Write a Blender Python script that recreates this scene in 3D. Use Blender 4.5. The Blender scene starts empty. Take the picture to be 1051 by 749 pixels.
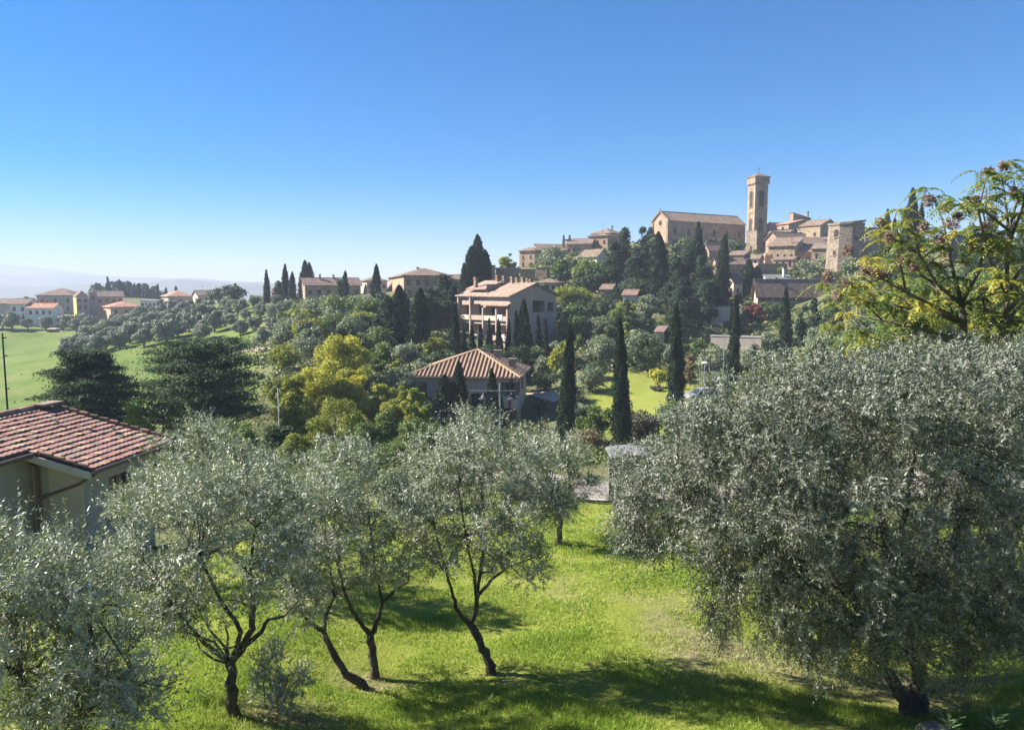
import bpy, math, random
import numpy as np
from mathutils import Vector, Matrix, noise as mnoise

random.seed(7)
RS = np.random.RandomState(11)
scn = bpy.context.scene
COL = scn.collection
R = math.radians

# ------------------------------------------------------------------ camera, sky, sun, exposure
F, CX, CY = 764.0, 525.5, 374.5
PITCH = math.atan(77.5 / F)
cam_d = bpy.data.cameras.new('camera')
cam = bpy.data.objects.new('camera', cam_d)
COL.objects.link(cam)
cam.location = (0, 0, 0)
cam.rotation_euler = (R(90) - PITCH, 0, 0)
cam_d.sensor_width = 36.0
cam_d.lens = F / 1051 * 36
cam_d.clip_start = 0.1
cam_d.clip_end = 30000
scn.camera = cam

SUN_AZ, SUN_EL = R(-78), R(37)          # azimuth from the viewing direction, towards the left
sunv = Vector((math.sin(SUN_AZ) * math.cos(SUN_EL), math.cos(SUN_AZ) * math.cos(SUN_EL), math.sin(SUN_EL)))
sd = bpy.data.lights.new('sun', 'SUN')
sd.energy = 4.9
sd.angle = R(0.5)
sd.color = (1.0, 0.93, 0.82)
so = bpy.data.objects.new('sun', sd)
COL.objects.link(so)
so.rotation_euler = sunv.to_track_quat('Z', 'Y').to_euler()
world = bpy.data.worlds.new('World')
scn.world = world
world.use_nodes = True
wn = world.node_tree
bg = wn.nodes['Background']
sky = wn.nodes.new('ShaderNodeTexSky')
sky.sky_type = 'NISHITA'
sky.sun_disc = False
sky.sun_elevation = SUN_EL
sky.sun_rotation = SUN_AZ
sky.altitude = 2200
sky.air_density = 1.4
sky.dust_density = 0.0
sky.ozone_density = 10.0
hsv = wn.nodes.new('ShaderNodeHueSaturation')
hsv.inputs['Saturation'].default_value = 1.36
wn.links.new(sky.outputs[0], hsv.inputs['Color'])
wn.links.new(hsv.outputs[0], bg.inputs['Color'])
bg.inputs['Strength'].default_value = 0.049
scn.view_settings.view_transform = 'Standard'
scn.view_settings.look = 'None'
scn.view_settings.exposure = 1.62
scn.view_settings.gamma = 1
scn.view_settings.use_curve_mapping = False
scn.cycles.max_bounces = 5
scn.cycles.diffuse_bounces = 3
scn.cycles.glossy_bounces = 2
scn.cycles.transmission_bounces = 3
scn.cycles.volume_bounces = 0
scn.cycles.use_denoising = True
scn.cycles.caustics_reflective = False
scn.cycles.caustics_refractive = False

cp, sp = math.cos(PITCH), math.sin(PITCH)


def P(px, py, Y):
    """the point at depth Y on the sight line of a photo pixel"""
    a, b = (px - CX) / F, -(py - CY) / F
    d = Vector((a, cp + b * sp, -sp + b * cp))
    return d * (Y / d.y)


def X(px, Y):
    return P(px, 330, Y).x


# ------------------------------------------------------------------ terrain
GP = []          # x, y, z


def gp(px, py, Y):
    GP.append(tuple(P(px, py, Y)))


for q in [(505, 692, 12), (385, 703, 11.7), (940, 730, 11), (575, 560, 20), (595, 524, 24.5), (1040, 600, 18), (700, 600, 16.5),
          (250, 640, 13.5), (640, 502, 28),
          (490, 431, 90), (640, 467, 68), (578, 456, 75), (693, 433, 80), (680, 402, 95), (752, 396, 100), (808, 372, 115),
          (750, 354, 138), (520, 360, 125), (815, 311, 172), (800, 274, 215), (720, 251, 250), (868, 279, 185), (840, 247, 250),
          (770, 252, 262), (545, 277, 215), (590, 263, 230), (640, 253, 242), (430, 304, 190), (490, 301, 185), (515, 295, 182),
          (340, 306, 215), (386, 308, 185), (620, 303, 170), (690, 320, 150), (740, 322, 155), (700, 372, 120), (600, 374, 112),
          (565, 411, 94), (450, 352, 120), (400, 395, 85), (345, 470, 70), (280, 470, 65), (250, 360, 150), (300, 345, 150),
          (30, 329, 290), (100, 326, 310), (150, 318, 320), (200, 315, 300), (130, 306, 430), (232, 312, 250), (40, 420, 125),
          (-60, 425, 125), (40, 346, 262), (-40, 346, 262), (190, 378, 150), (110, 372, 165), (205, 452, 62), (100, 465, 55),
          (920, 262, 190), (1000, 265, 150), (1090, 260, 150), (1000, 300, 115), (1050, 365, 60), (880, 330, 115), (900, 400, 60),
          (780, 336, 148), (960, 480, 28)]:
    gp(*q)
GP += [(0, 1.2, -1.9), (-2, 2, -2.4), (2, 2, -2.4), (0, 5, -4.3), (-6, 5, -4.5), (6, 5, -4.2), (0, 9, -5.75), (-8, 9, -6.0), (8, 9, -5.6),
       (-16, 24, -9.6), (-10, 16, -7.4), (-24, 18, -9.2), (20, 20, -6.6), (14, 30, -7.8), (-4, 34, -8.8), (-10, 45, -11.2), (6, 45, -10.4),
       (2, 30, -7.7), (9, 26, -7.25),
       (40, 350, 6), (110, 350, 9), (10, 330, 0), (200, 350, 5), (-60, 340, -6), (-200, 600, -34), (-420, 600, -36), (0, 600, -25),
       (200, 600, -15), (400, 600, -20), (-260, 250, -19), (-90, 55, -15), (110, 60, -3), (230, 130, 5), (330, 300, 4)]
for a in range(-60, 61, 20):
    GP.append((1500 * math.sin(R(a)), 1500 * math.cos(R(a)), -70))
    GP.append((7000 * math.sin(R(a)), 7000 * math.cos(R(a)), -75))
for a in (-180, -140, -100, 100, 140):
    for r, z in ((1.2, -1.75), (8, -1.7), (60, -2), (400, -6), (1500, -60), (7000, -75)):
        GP.append((r * math.sin(R(a)), r * math.cos(R(a)), z))
GP = np.array(GP)


def polar(x, y):
    x = np.asarray(x, float)
    y = np.asarray(y, float)
    r = np.hypot(x, y)
    return np.arctan2(x, y) * 2.2, np.log(np.maximum(r, 0.8)) * 1.25


_u, _v = polar(GP[:, 0], GP[:, 1])
_z = GP[:, 2]
# the far side of the circle, repeated so the sheet closes behind the viewer
_w = 2 * math.pi * 2.2
_m = np.abs(_u) > 1.5 * 2.2
_u = np.concatenate([_u, _u[_m] - np.sign(_u[_m]) * _w])
_v = np.concatenate([_v, _v[_m]])
_z = np.concatenate([_z, _z[_m]])


def _ker(d2):
    return 0.5 * d2 * np.log(np.maximum(d2, 1e-12))


def _fit():
    n = len(_u)
    K = _ker((_u[:, None] - _u) ** 2 + (_v[:, None] - _v) ** 2) + np.eye(n) * 0.0015
    Q = np.stack([np.ones(n), _u, _v], 1)
    A = np.block([[K, Q], [Q.T, np.zeros((3, 3))]])
    return np.linalg.solve(A, np.concatenate([_z, np.zeros(3)]))


_c = _fit()


def ground_np(x, y):
    u, v = polar(x, y)
    sh = u.shape
    u = u.ravel()
    v = v.ravel()
    out = np.empty_like(u)
    for i in range(0, len(u), 20000):
        a, b = u[i:i + 20000, None], v[i:i + 20000, None]
        out[i:i + 20000] = _ker((a - _u) ** 2 + (b - _v) ** 2) @ _c[:-3] + _c[-3] + _c[-2] * a[:, 0] + _c[-1] * b[:, 0]
    return out.reshape(sh)


def ground(x, y):
    return float(ground_np(np.array([x]), np.array([y]))[0])


def hit(px, py, y0=6, y1=600):
    """depth at which the sight line of a pixel meets the terrain"""
    ys = np.exp(np.linspace(math.log(y0), math.log(y1), 500))
    d = P(px, py, 1.0)
    g = ground_np(ys * d.x, ys)
    k = np.where(ys * d.z < g)[0]
    return float(ys[k[0]]) if len(k) else None


# ------------------------------------------------------------------ materials
MATS = {}


def new_mat(name):
    m = bpy.data.materials.new(name)
    m.use_nodes = True
    MATS[name] = m
    return m, m.node_tree, m.node_tree.nodes['Principled BSDF']


def N(nt, kind, **kw):
    n = nt.nodes.new('ShaderNode' + kind)
    for k, v in kw.items():
        if k.startswith('i_'):
            n.inputs[k[2:]].default_value = v
        else:
            setattr(n, k, v)
    return n


def ramp(nt, fac, stops):
    r = nt.nodes.new('ShaderNodeValToRGB')
    el = r.color_ramp.elements
    while len(el) < len(stops):
        el.new(0.5)
    for e, (p, c) in zip(el, stops):
        e.position = p
        e.color = (*c, 1)
    nt.links.new(fac, r.inputs[0])
    return r.outputs[0]


def surf(name, c1, c2, scale=1.0, rough=0.85, bump=0.0, bscale=None, detail=6, c3=None, metal=0.0, spec=0.3):
    """a plain surface, mottled between two or three colours"""
    m, nt, b = new_mat(name)
    tc = N(nt, 'TexCoord')
    nz = N(nt, 'TexNoise', i_Scale=scale, i_Detail=detail, i_Roughness=0.65)
    nt.links.new(tc.outputs['Object'], nz.inputs['Vector'])
    st = [(0.32, c1), (0.68, c2)] if c3 is None else [(0.28, c1), (0.5, c2), (0.72, c3)]
    nt.links.new(ramp(nt, nz.outputs['Fac'], st), b.inputs['Base Color'])
    b.inputs['Roughness'].default_value = rough
    b.inputs['Metallic'].default_value = metal
    b.inputs['Specular IOR Level'].default_value = spec
    if bump:
        n2 = N(nt, 'TexNoise', i_Scale=bscale or scale * 4, i_Detail=5)
        nt.links.new(tc.outputs['Object'], n2.inputs['Vector'])
        bp = N(nt, 'Bump', i_Strength=bump, i_Distance=0.05)
        nt.links.new(n2.outputs['Fac'], bp.inputs['Height'])
        nt.links.new(bp.outputs[0], b.inputs['Normal'])
    return m


def stone(name, c1, c2, c3, size=0.45):
    """rubble masonry: blocks of slightly different colour with bumped joints and larger weather stains"""
    m, nt, b = new_mat(name)
    tc = N(nt, 'TexCoord')
    mp = N(nt, 'Mapping')
    mp.inputs['Scale'].default_value = (1, 1, 1.7)
    nt.links.new(tc.outputs['Object'], mp.inputs[0])
    vo = N(nt, 'TexVoronoi', i_Scale=1 / size)
    nt.links.new(mp.outputs[0], vo.inputs['Vector'])
    nz = N(nt, 'TexNoise', i_Scale=0.35, i_Detail=7, i_Roughness=0.7)
    nt.links.new(tc.outputs['Object'], nz.inputs['Vector'])
    a = ramp(nt, vo.outputs['Color'], [(0.15, c1), (0.5, c2), (0.85, c3)])
    g = ramp(nt, nz.outputs['Fac'], [(0.3, (0.62, 0.6, 0.58)), (0.55, (1, 1, 1)), (0.75, (1.0, 0.93, 0.85))])
    mx = N(nt, 'MixRGB', blend_type='MULTIPLY', i_Fac=1.0)
    nt.links.new(a, mx.inputs[1])
    nt.links.new(g, mx.inputs[2])
    nt.links.new(mx.outputs[0], b.inputs['Base Color'])
    bp = N(nt, 'Bump', i_Strength=0.5, i_Distance=0.06)
    nt.links.new(vo.outputs['Distance'], bp.inputs['Height'])
    bp.invert = True
    nt.links.new(bp.outputs[0], b.inputs['Normal'])
    b.inputs['Roughness'].default_value = 0.92
    b.inputs['Specular IOR Level'].default_value = 0.15
    return m


def tiles(name, c1, c2, c3, period=0.26, axis='X'):
    """old clay pan tiles: columns bumped across, single tiles tinted"""
    m, nt, b = new_mat(name)
    tc = N(nt, 'TexCoord')
    wv = N(nt, 'TexWave', wave_type='BANDS', bands_direction=axis, i_Scale=0.314 / period)
    nt.links.new(tc.outputs['Object'], wv.inputs['Vector'])
    vo = N(nt, 'TexVoronoi', i_Scale=2.6)
    nt.links.new(tc.outputs['Object'], vo.inputs['Vector'])
    nz = N(nt, 'TexNoise', i_Scale=0.7, i_Detail=6, i_Roughness=0.7)
    nt.links.new(tc.outputs['Object'], nz.inputs['Vector'])
    mx = N(nt, 'MixRGB', i_Fac=0.45)
    nt.links.new(nz.outputs['Fac'], mx.inputs[1])
    nt.links.new(vo.outputs['Color'], mx.inputs[2])
    nt.links.new(ramp(nt, mx.outputs[0], [(0.3, c1), (0.5, c2), (0.7, c3)]), b.inputs['Base Color'])
    bp = N(nt, 'Bump', i_Strength=0.8, i_Distance=0.07)
    nt.links.new(wv.outputs['Fac'], bp.inputs['Height'])
    nt.links.new(bp.outputs[0], b.inputs['Normal'])
    b.inputs['Roughness'].default_value = 0.9
    b.inputs['Specular IOR Level'].default_value = 0.15
    return m


def leafmat(name, stops, back=None, trans=0.3, rough=0.55, spec=0.25, tcol=None):
    """foliage: colour by each leaf's own tint value, light let through"""
    m, nt, b = new_mat(name)
    at = N(nt, 'Attribute', attribute_name='tint')
    k = len(stops)
    col = ramp(nt, at.outputs['Fac'], [(i / max(1, k - 1), c) for i, c in enumerate(stops)])
    out = nt.nodes['Material Output']
    if back:
        ge = N(nt, 'NewGeometry')
        mx = N(nt, 'MixRGB')
        nt.links.new(ge.outputs['Backfacing'], mx.inputs[0])
        nt.links.new(col, mx.inputs[1])
        mx.inputs[2].default_value = (*back, 1)
        front = mx.outputs[0]
    else:
        front = col
    nt.links.new(front, b.inputs['Base Color'])
    b.inputs['Roughness'].default_value = rough
    b.inputs['Specular IOR Level'].default_value = spec
    tr = N(nt, 'BsdfTranslucent')
    if tcol:
        mt = N(nt, 'MixRGB', blend_type='MULTIPLY', i_Fac=1.0)
        nt.links.new(col, mt.inputs[1])
        mt.inputs[2].default_value = (*tcol, 1)
        nt.links.new(mt.outputs[0], tr.inputs['Color'])
    else:
        nt.links.new(col, tr.inputs['Color'])
    ms = N(nt, 'MixShader', i_Fac=trans)
    nt.links.new(b.outputs[0], ms.inputs[1])
    nt.links.new(tr.outputs[0], ms.inputs[2])
    nt.links.new(ms.outputs[0], out.inputs['Surface'])
    return m


surf('bark_olive', (0.045, 0.036, 0.028), (0.13, 0.11, 0.09), 9, 0.95, 0.9, 22)
surf('bark', (0.05, 0.04, 0.03), (0.12, 0.095, 0.07), 3, 0.95, 0.5)
surf('bark_pale', (0.085, 0.07, 0.055), (0.17, 0.145, 0.115), 5, 0.9, 0.4)
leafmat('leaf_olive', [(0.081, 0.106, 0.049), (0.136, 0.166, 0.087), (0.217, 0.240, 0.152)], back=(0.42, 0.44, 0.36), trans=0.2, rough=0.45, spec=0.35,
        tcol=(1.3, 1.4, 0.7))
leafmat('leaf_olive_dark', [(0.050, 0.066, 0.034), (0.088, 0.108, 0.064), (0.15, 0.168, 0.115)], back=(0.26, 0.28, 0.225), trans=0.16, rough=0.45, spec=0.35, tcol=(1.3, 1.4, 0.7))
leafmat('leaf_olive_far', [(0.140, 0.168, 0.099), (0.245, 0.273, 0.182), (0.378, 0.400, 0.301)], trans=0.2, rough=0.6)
leafmat('leaf_cypress', [(0.012, 0.029, 0.015), (0.026, 0.050, 0.021), (0.054, 0.079, 0.029)], trans=0.08, rough=0.7, spec=0.15)
leafmat('leaf_pine', [(0.016, 0.036, 0.019), (0.033, 0.062, 0.031), (0.062, 0.098, 0.047)], trans=0.1, rough=0.7, spec=0.15)
leafmat('leaf_cedar', [(0.029, 0.063, 0.027), (0.065, 0.112, 0.048), (0.126, 0.184, 0.076)], trans=0.12, rough=0.7, spec=0.2)
leafmat('leaf_green', [(0.070, 0.126, 0.025), (0.130, 0.198, 0.043), (0.220, 0.270, 0.064)], trans=0.25)
leafmat('leaf_dark', [(0.025, 0.056, 0.018), (0.053, 0.091, 0.029), (0.091, 0.133, 0.046)], trans=0.18)
leafmat('leaf_lime', [(0.133, 0.178, 0.024), (0.253, 0.283, 0.036), (0.402, 0.386, 0.060)], trans=0.35)
leafmat('leaf_yellow', [(0.180, 0.212, 0.028), (0.405, 0.397, 0.044), (0.638, 0.596, 0.066)], trans=0.35)
leafmat('leaf_greygreen', [(0.114, 0.151, 0.078), (0.211, 0.252, 0.139), (0.324, 0.353, 0.217)], trans=0.2)
leafmat('leaf_tan', [(0.13, 0.10, 0.045), (0.22, 0.17, 0.08), (0.33, 0.26, 0.13)], trans=0.25)
leafmat('leaf_red', [(0.16, 0.045, 0.03), (0.30, 0.085, 0.05), (0.40, 0.16, 0.09)], trans=0.3)
leafmat('leaf_mauve', [(0.05, 0.05, 0.03), (0.11, 0.095, 0.065), (0.17, 0.15, 0.11)], trans=0.2)
leafmat('leaf_ailanthus', [(0.068, 0.115, 0.025), (0.149, 0.196, 0.040), (0.324, 0.317, 0.060), (0.608, 0.499, 0.080)], trans=0.4, rough=0.45, spec=0.4)
leafmat('seed', [(0.15, 0.09, 0.065), (0.27, 0.18, 0.14), (0.40, 0.29, 0.235)], trans=0.25)
leafmat('leaf_scrub', [(0.044, 0.078, 0.022), (0.095, 0.138, 0.039), (0.172, 0.199, 0.069), (0.345, 0.301, 0.131)], trans=0.2)
leafmat('blade', [(0.175, 0.281, 0.033), (0.285, 0.389, 0.057), (0.386, 0.443, 0.104), (0.478, 0.486, 0.209)], trans=0.4, rough=0.5, spec=0.3)
leafmat('weed', [(0.10, 0.19, 0.06), (0.2, 0.3, 0.13)], trans=0.3)

stone('stone_tan', (0.26, 0.19, 0.125), (0.38, 0.285, 0.19), (0.46, 0.36, 0.25))
stone('stone_brown', (0.22, 0.16, 0.115), (0.32, 0.24, 0.17), (0.39, 0.30, 0.22))
stone('stone_grey', (0.17, 0.135, 0.10), (0.25, 0.20, 0.15), (0.33, 0.27, 0.205), 0.5)
stone('stone_orange', (0.31, 0.205, 0.13), (0.41, 0.28, 0.185), (0.48, 0.355, 0.25))
surf('plaster_pink', (0.38, 0.285, 0.225), (0.47, 0.36, 0.29), 0.8, 0.9, 0.15)
surf('plaster_cream', (0.52, 0.44, 0.33), (0.62, 0.53, 0.41), 0.8, 0.9, 0.15)
surf('plaster_white', (0.70, 0.66, 0.60), (0.80, 0.76, 0.70), 0.7, 0.9, 0.12)
surf('plaster_villa', (0.56, 0.42, 0.335), (0.68, 0.53, 0.43), 0.9, 0.92, 0.2)
surf('plaster_grey', (0.27, 0.25, 0.23), (0.36, 0.335, 0.305), 0.8, 0.92, 0.2)
surf('plaster_beige', (0.36, 0.33, 0.275), (0.44, 0.40, 0.335), 0.7, 0.92, 0.2)
surf('plaster_yellow', (0.75, 0.5, 0.13), (0.82, 0.58, 0.18), 0.8, 0.9, 0.1)
surf('plaster_peach', (0.5, 0.31, 0.2), (0.58, 0.38, 0.26), 0.8, 0.9, 0.1)
surf('concrete', (0.34, 0.32, 0.29), (0.46, 0.44, 0.4), 1.5, 0.9, 0.2)
surf('pale_wall', (0.34, 0.285, 0.23), (0.42, 0.355, 0.29), 1.2, 0.92, 0.2)
tiles('tiles_old', (0.13, 0.092, 0.068), (0.205, 0.15, 0.11), (0.29, 0.225, 0.17))
tiles('tiles_tan', (0.30, 0.20, 0.125), (0.42, 0.29, 0.185), (0.50, 0.38, 0.27))
tiles('tiles_red', (0.34, 0.15, 0.095), (0.46, 0.225, 0.15), (0.52, 0.31, 0.23))
tiles('tiles_brown', (0.15, 0.10, 0.08), (0.22, 0.15, 0.12), (0.30, 0.22, 0.18))
tiles('tiles_pink', (0.24, 0.165, 0.125), (0.32, 0.225, 0.175), (0.40, 0.30, 0.245))
surf('tile_clay', (0.25, 0.135, 0.08), (0.44, 0.30, 0.20), 2.2, 0.9, 0.3, 9, c3=(0.36, 0.205, 0.13))
surf('tile_lichen', (0.16, 0.15, 0.10), (0.30, 0.25, 0.18), 6, 0.95)
surf('tile_clay_dark', (0.10, 0.07, 0.05), (0.17, 0.12, 0.09), 2.2, 0.95)
surf('wood_brown', (0.10, 0.06, 0.04), (0.17, 0.10, 0.07), 4, 0.7)
surf('shutter_mauve', (0.16, 0.095, 0.085), (0.21, 0.125, 0.11), 5, 0.7)
surf('metal_dark', (0.02, 0.02, 0.022), (0.045, 0.045, 0.045), 8, 0.5, spec=0.5)
surf('metal_grey', (0.28, 0.29, 0.3), (0.38, 0.39, 0.4), 6, 0.45, metal=0.4)
surf('white_paint', (0.66, 0.66, 0.64), (0.78, 0.78, 0.76), 4, 0.6)
surf('copper', (0.10, 0.065, 0.05), (0.15, 0.10, 0.08), 5, 0.6)
surf('cloth_white', (0.7, 0.7, 0.72), (0.8, 0.8, 0.8), 5, 0.9)
surf('rubber', (0.012, 0.012, 0.012), (0.03, 0.03, 0.03), 9, 0.8)
surf('rock', (0.18, 0.17, 0.14), (0.34, 0.32, 0.28), 3, 0.95, 0.8, 9)
surf('car_silver', (0.42, 0.44, 0.46), (0.5, 0.51, 0.53), 3, 0.3, metal=0.5, spec=0.5)
surf('lamp_glass', (0.62, 0.62, 0.6), (0.75, 0.75, 0.72), 3, 0.35)
surf('sheet_grey', (0.12, 0.125, 0.12), (0.20, 0.205, 0.195), 2.5, 0.7, 0.1)
surf('panel_green', (0.10, 0.13, 0.10), (0.16, 0.19, 0.15), 2.5, 0.7)
surf('road', (0.20, 0.17, 0.155), (0.30, 0.265, 0.24), 3, 0.95, 0.3, 40)
surf('kerb', (0.34, 0.32, 0.3), (0.46, 0.44, 0.41), 4, 0.9, 0.2)
surf('patio', (0.46, 0.34, 0.25), (0.55, 0.42, 0.32), 2, 0.9)
surf('path', (0.23, 0.20, 0.14), (0.33, 0.29, 0.21), 1.2, 0.95)
m, nt, b = new_mat('glass_dark')
b.inputs['Base Color'].default_value = (0.03, 0.034, 0.04, 1)
b.inputs['Roughness'].default_value = 0.12
b.inputs['Specular IOR Level'].default_value = 0.5
surf('interior_shade', (0.035, 0.03, 0.027), (0.06, 0.05, 0.045), 1, 0.9)  # dark colour painting the unlit inside of openings


# ------------------------------------------------------------------ mesh helpers
class MB:
    def __init__(s):
        s.v, s.f, s.m = [], [], []
        s.mats = []

    def face(s, pts, mat=0):
        i = len(s.v)
        s.v += [tuple(p) for p in pts]
        s.f.append(tuple(range(i, i + len(pts))))
        s.m.append(mat)

    def box(s, c, d, rz=0.0, mat=0, rx=0.0, ry=0.0):
        M = Matrix.Translation(Vector(c)) @ Matrix.Rotation(rz, 4, 'Z') @ Matrix.Rotation(rx, 4, 'X') @ Matrix.Rotation(ry, 4, 'Y')
        i = len(s.v)
        for z in (-.5, .5):
            for x, y in ((-.5, -.5), (.5, -.5), (.5, .5), (-.5, .5)):
                s.v.append(tuple(M @ Vector((x * d[0], y * d[1], z * d[2]))))
        for f in ((3, 2, 1, 0), (4, 5, 6, 7), (0, 1, 5, 4), (1, 2, 6, 5), (2, 3, 7, 6), (3, 0, 4, 7)):
            s.f.append(tuple(i + k for k in f))
            s.m.append(mat)

    def tube(s, pts, rad, n=7, mat=0, cap=True):
        pts = [Vector(p) for p in pts]
        i0 = len(s.v)
        prev = None
        for k, p in enumerate(pts):
            t = (pts[min(k + 1, len(pts) - 1)] - pts[max(k - 1, 0)])
            t = t.normalized() if t.length > 1e-9 else Vector((0, 0, 1))
            a = prev if prev is not None else (Vector((1, 0, 0)) if abs(t.x) < .8 else Vector((0, 1, 0)))
            a = (a - t * a.dot(t)).normalized()
            prev = a
            b = t.cross(a)
            r = rad[k] if hasattr(rad, '__len__') else rad
            for j in range(n):
                w = 2 * math.pi * j / n
                s.v.append(tuple(p + (a * math.cos(w) + b * math.sin(w)) * r))
        for k in range(len(pts) - 1):
            for j in range(n):
                a, b = i0 + k * n + j, i0 + k * n + (j + 1) % n
                s.f.append((a, b, b + n, a + n))
                s.m.append(mat)
        if cap:
            s.f.append(tuple(i0 + j for j in reversed(range(n))))
            s.f.append(tuple(i0 + (len(pts) - 1) * n + j for j in range(n)))
            s.m += [mat, mat]

    def lathe(s, prof, n=16, c=(0, 0, 0), mat=0):
        i0 = len(s.v)
        for r, z in prof:
            for j in range(n):
                w = 2 * math.pi * j / n
                s.v.append((c[0] + r * math.cos(w), c[1] + r * math.sin(w), c[2] + z))
        for k in range(len(prof) - 1):
            for j in range(n):
                a, b = i0 + k * n + j, i0 + k * n + (j + 1) % n
                s.f.append((a, b, b + n, a + n))
                s.m.append(mat)
        s.f.append(tuple(i0 + j for j in reversed(range(n))))
        s.f.append(tuple(i0 + (len(prof) - 1) * n + j for j in range(n)))
        s.m += [mat, mat]

    def prism(s, poly, off, mat=0):
        """a polygon pushed along a vector"""
        off = Vector(off)
        a = [Vector(p) for p in poly]
        n = Vector((0, 0, 0))
        for k in range(len(a)):
            n += a[k].cross(a[(k + 1) % len(a)])
        if n.dot(off) > 0:
            a = a[::-1]
        b = [p + off for p in a]
        s.face(a, mat)
        s.face(b[::-1], mat)
        for k in range(len(a)):
            j = (k + 1) % len(a)
            s.face([a[j], a[k], b[k], b[j]], mat)

    def mesh(s, name, mats, smooth=False):
        me = bpy.data.meshes.new(name)
        me.from_pydata(s.v, [], s.f)
        for m in (mats if isinstance(mats, (list, tuple)) else [mats]):
            me.materials.append(MATS[m])
        me.polygons.foreach_set('material_index', s.m)
        if smooth:
            me.polygons.foreach_set('use_smooth', [True] * len(s.f))
        me.update()
        return me

    def build(s, name, mats, parent=None, smooth=False, loc=None):
        return link(name, s.mesh(name, mats, smooth), parent, loc)


def link(name, me, parent=None, loc=None):
    o = bpy.data.objects.new(name, me)
    COL.objects.link(o)
    if parent is not None:
        o.parent = parent
    if loc is not None:
        o.location = loc
    return o


def tag(o, label=None, cat=None, group=None, kind=None):
    if label:
        o['label'] = label
    if cat:
        o['category'] = cat
    if group:
        o['group'] = group
    if kind:
        o['kind'] = kind
    return o


def thing(name, label, cat, loc=(0, 0, 0), rz=0.0, group=None):
    o = bpy.data.objects.new(name, None)
    COL.objects.link(o)
    o.location = loc
    o.rotation_euler = (0, 0, rz)
    o.empty_display_size = 0.3
    return tag(o, label, cat, group)


def quads(name, co, tint, mats):
    """a fast mesh of separate quads; co is (n, 4, 3), tint one value per quad"""
    n = len(co)
    me = bpy.data.meshes.new(name)
    me.vertices.add(4 * n)
    me.vertices.foreach_set('co', np.ascontiguousarray(co, np.float32).ravel())
    me.loops.add(4 * n)
    me.loops.foreach_set('vertex_index', np.arange(4 * n, dtype=np.int32))
    me.polygons.add(n)
    me.polygons.foreach_set('loop_start', np.arange(0, 4 * n, 4, dtype=np.int32))
    me.update(calc_edges=True)
    at = me.attributes.new('tint', 'FLOAT', 'FACE')
    at.data.foreach_set('value', np.ascontiguousarray(np.clip(tint, 0.0, 1.0), np.float32))
    me.materials.append(MATS[mats])
    return me


def unit(a):
    return a / np.maximum(np.linalg.norm(a, axis=-1, keepdims=True), 1e-9)


def leafquads(c, axis, nrm, ln, wd, mid=0.5):
    """pointed leaf: base, side, tip, side"""
    axis = unit(axis)
    s = unit(np.cross(axis, nrm))
    ln = np.asarray(ln).reshape(-1, 1)
    wd = np.asarray(wd).reshape(-1, 1)
    b = c - axis * ln * 0.5
    t = c + axis * ln * 0.5
    m = c + axis * ln * (mid - 0.5)
    return np.stack([b, m - s * wd * 0.5, t, m + s * wd * 0.5], 1)


def rdir(n):
    return unit(RS.normal(size=(n, 3)))


# ------------------------------------------------------------------ ground sheet
def dry_at(x, y):
    return (np.exp(-(((x - 4.3) / 1.8) ** 2 + ((y - 13.0) / 1.3) ** 2)) + np.exp(-(((x - 7.0) / 1.4) ** 2 + ((y - 12.0) / 1.0) ** 2))
            + np.exp(-(((x - 3.6) / 2.2) ** 2 + ((y - 15.5) / .8) ** 2)) * .7 + np.exp(-(((x + 3.6) / .7) ** 2 + ((y - 9.7) / .5) ** 2)) * .7
            + np.exp(-(((x + .35) / .6) ** 2 + ((y - 12.0) / .5) ** 2)) * .7 + np.exp(-(((x + 2.2) / .9) ** 2 + ((y - 11.7) / .5) ** 2)) * .7)


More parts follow.
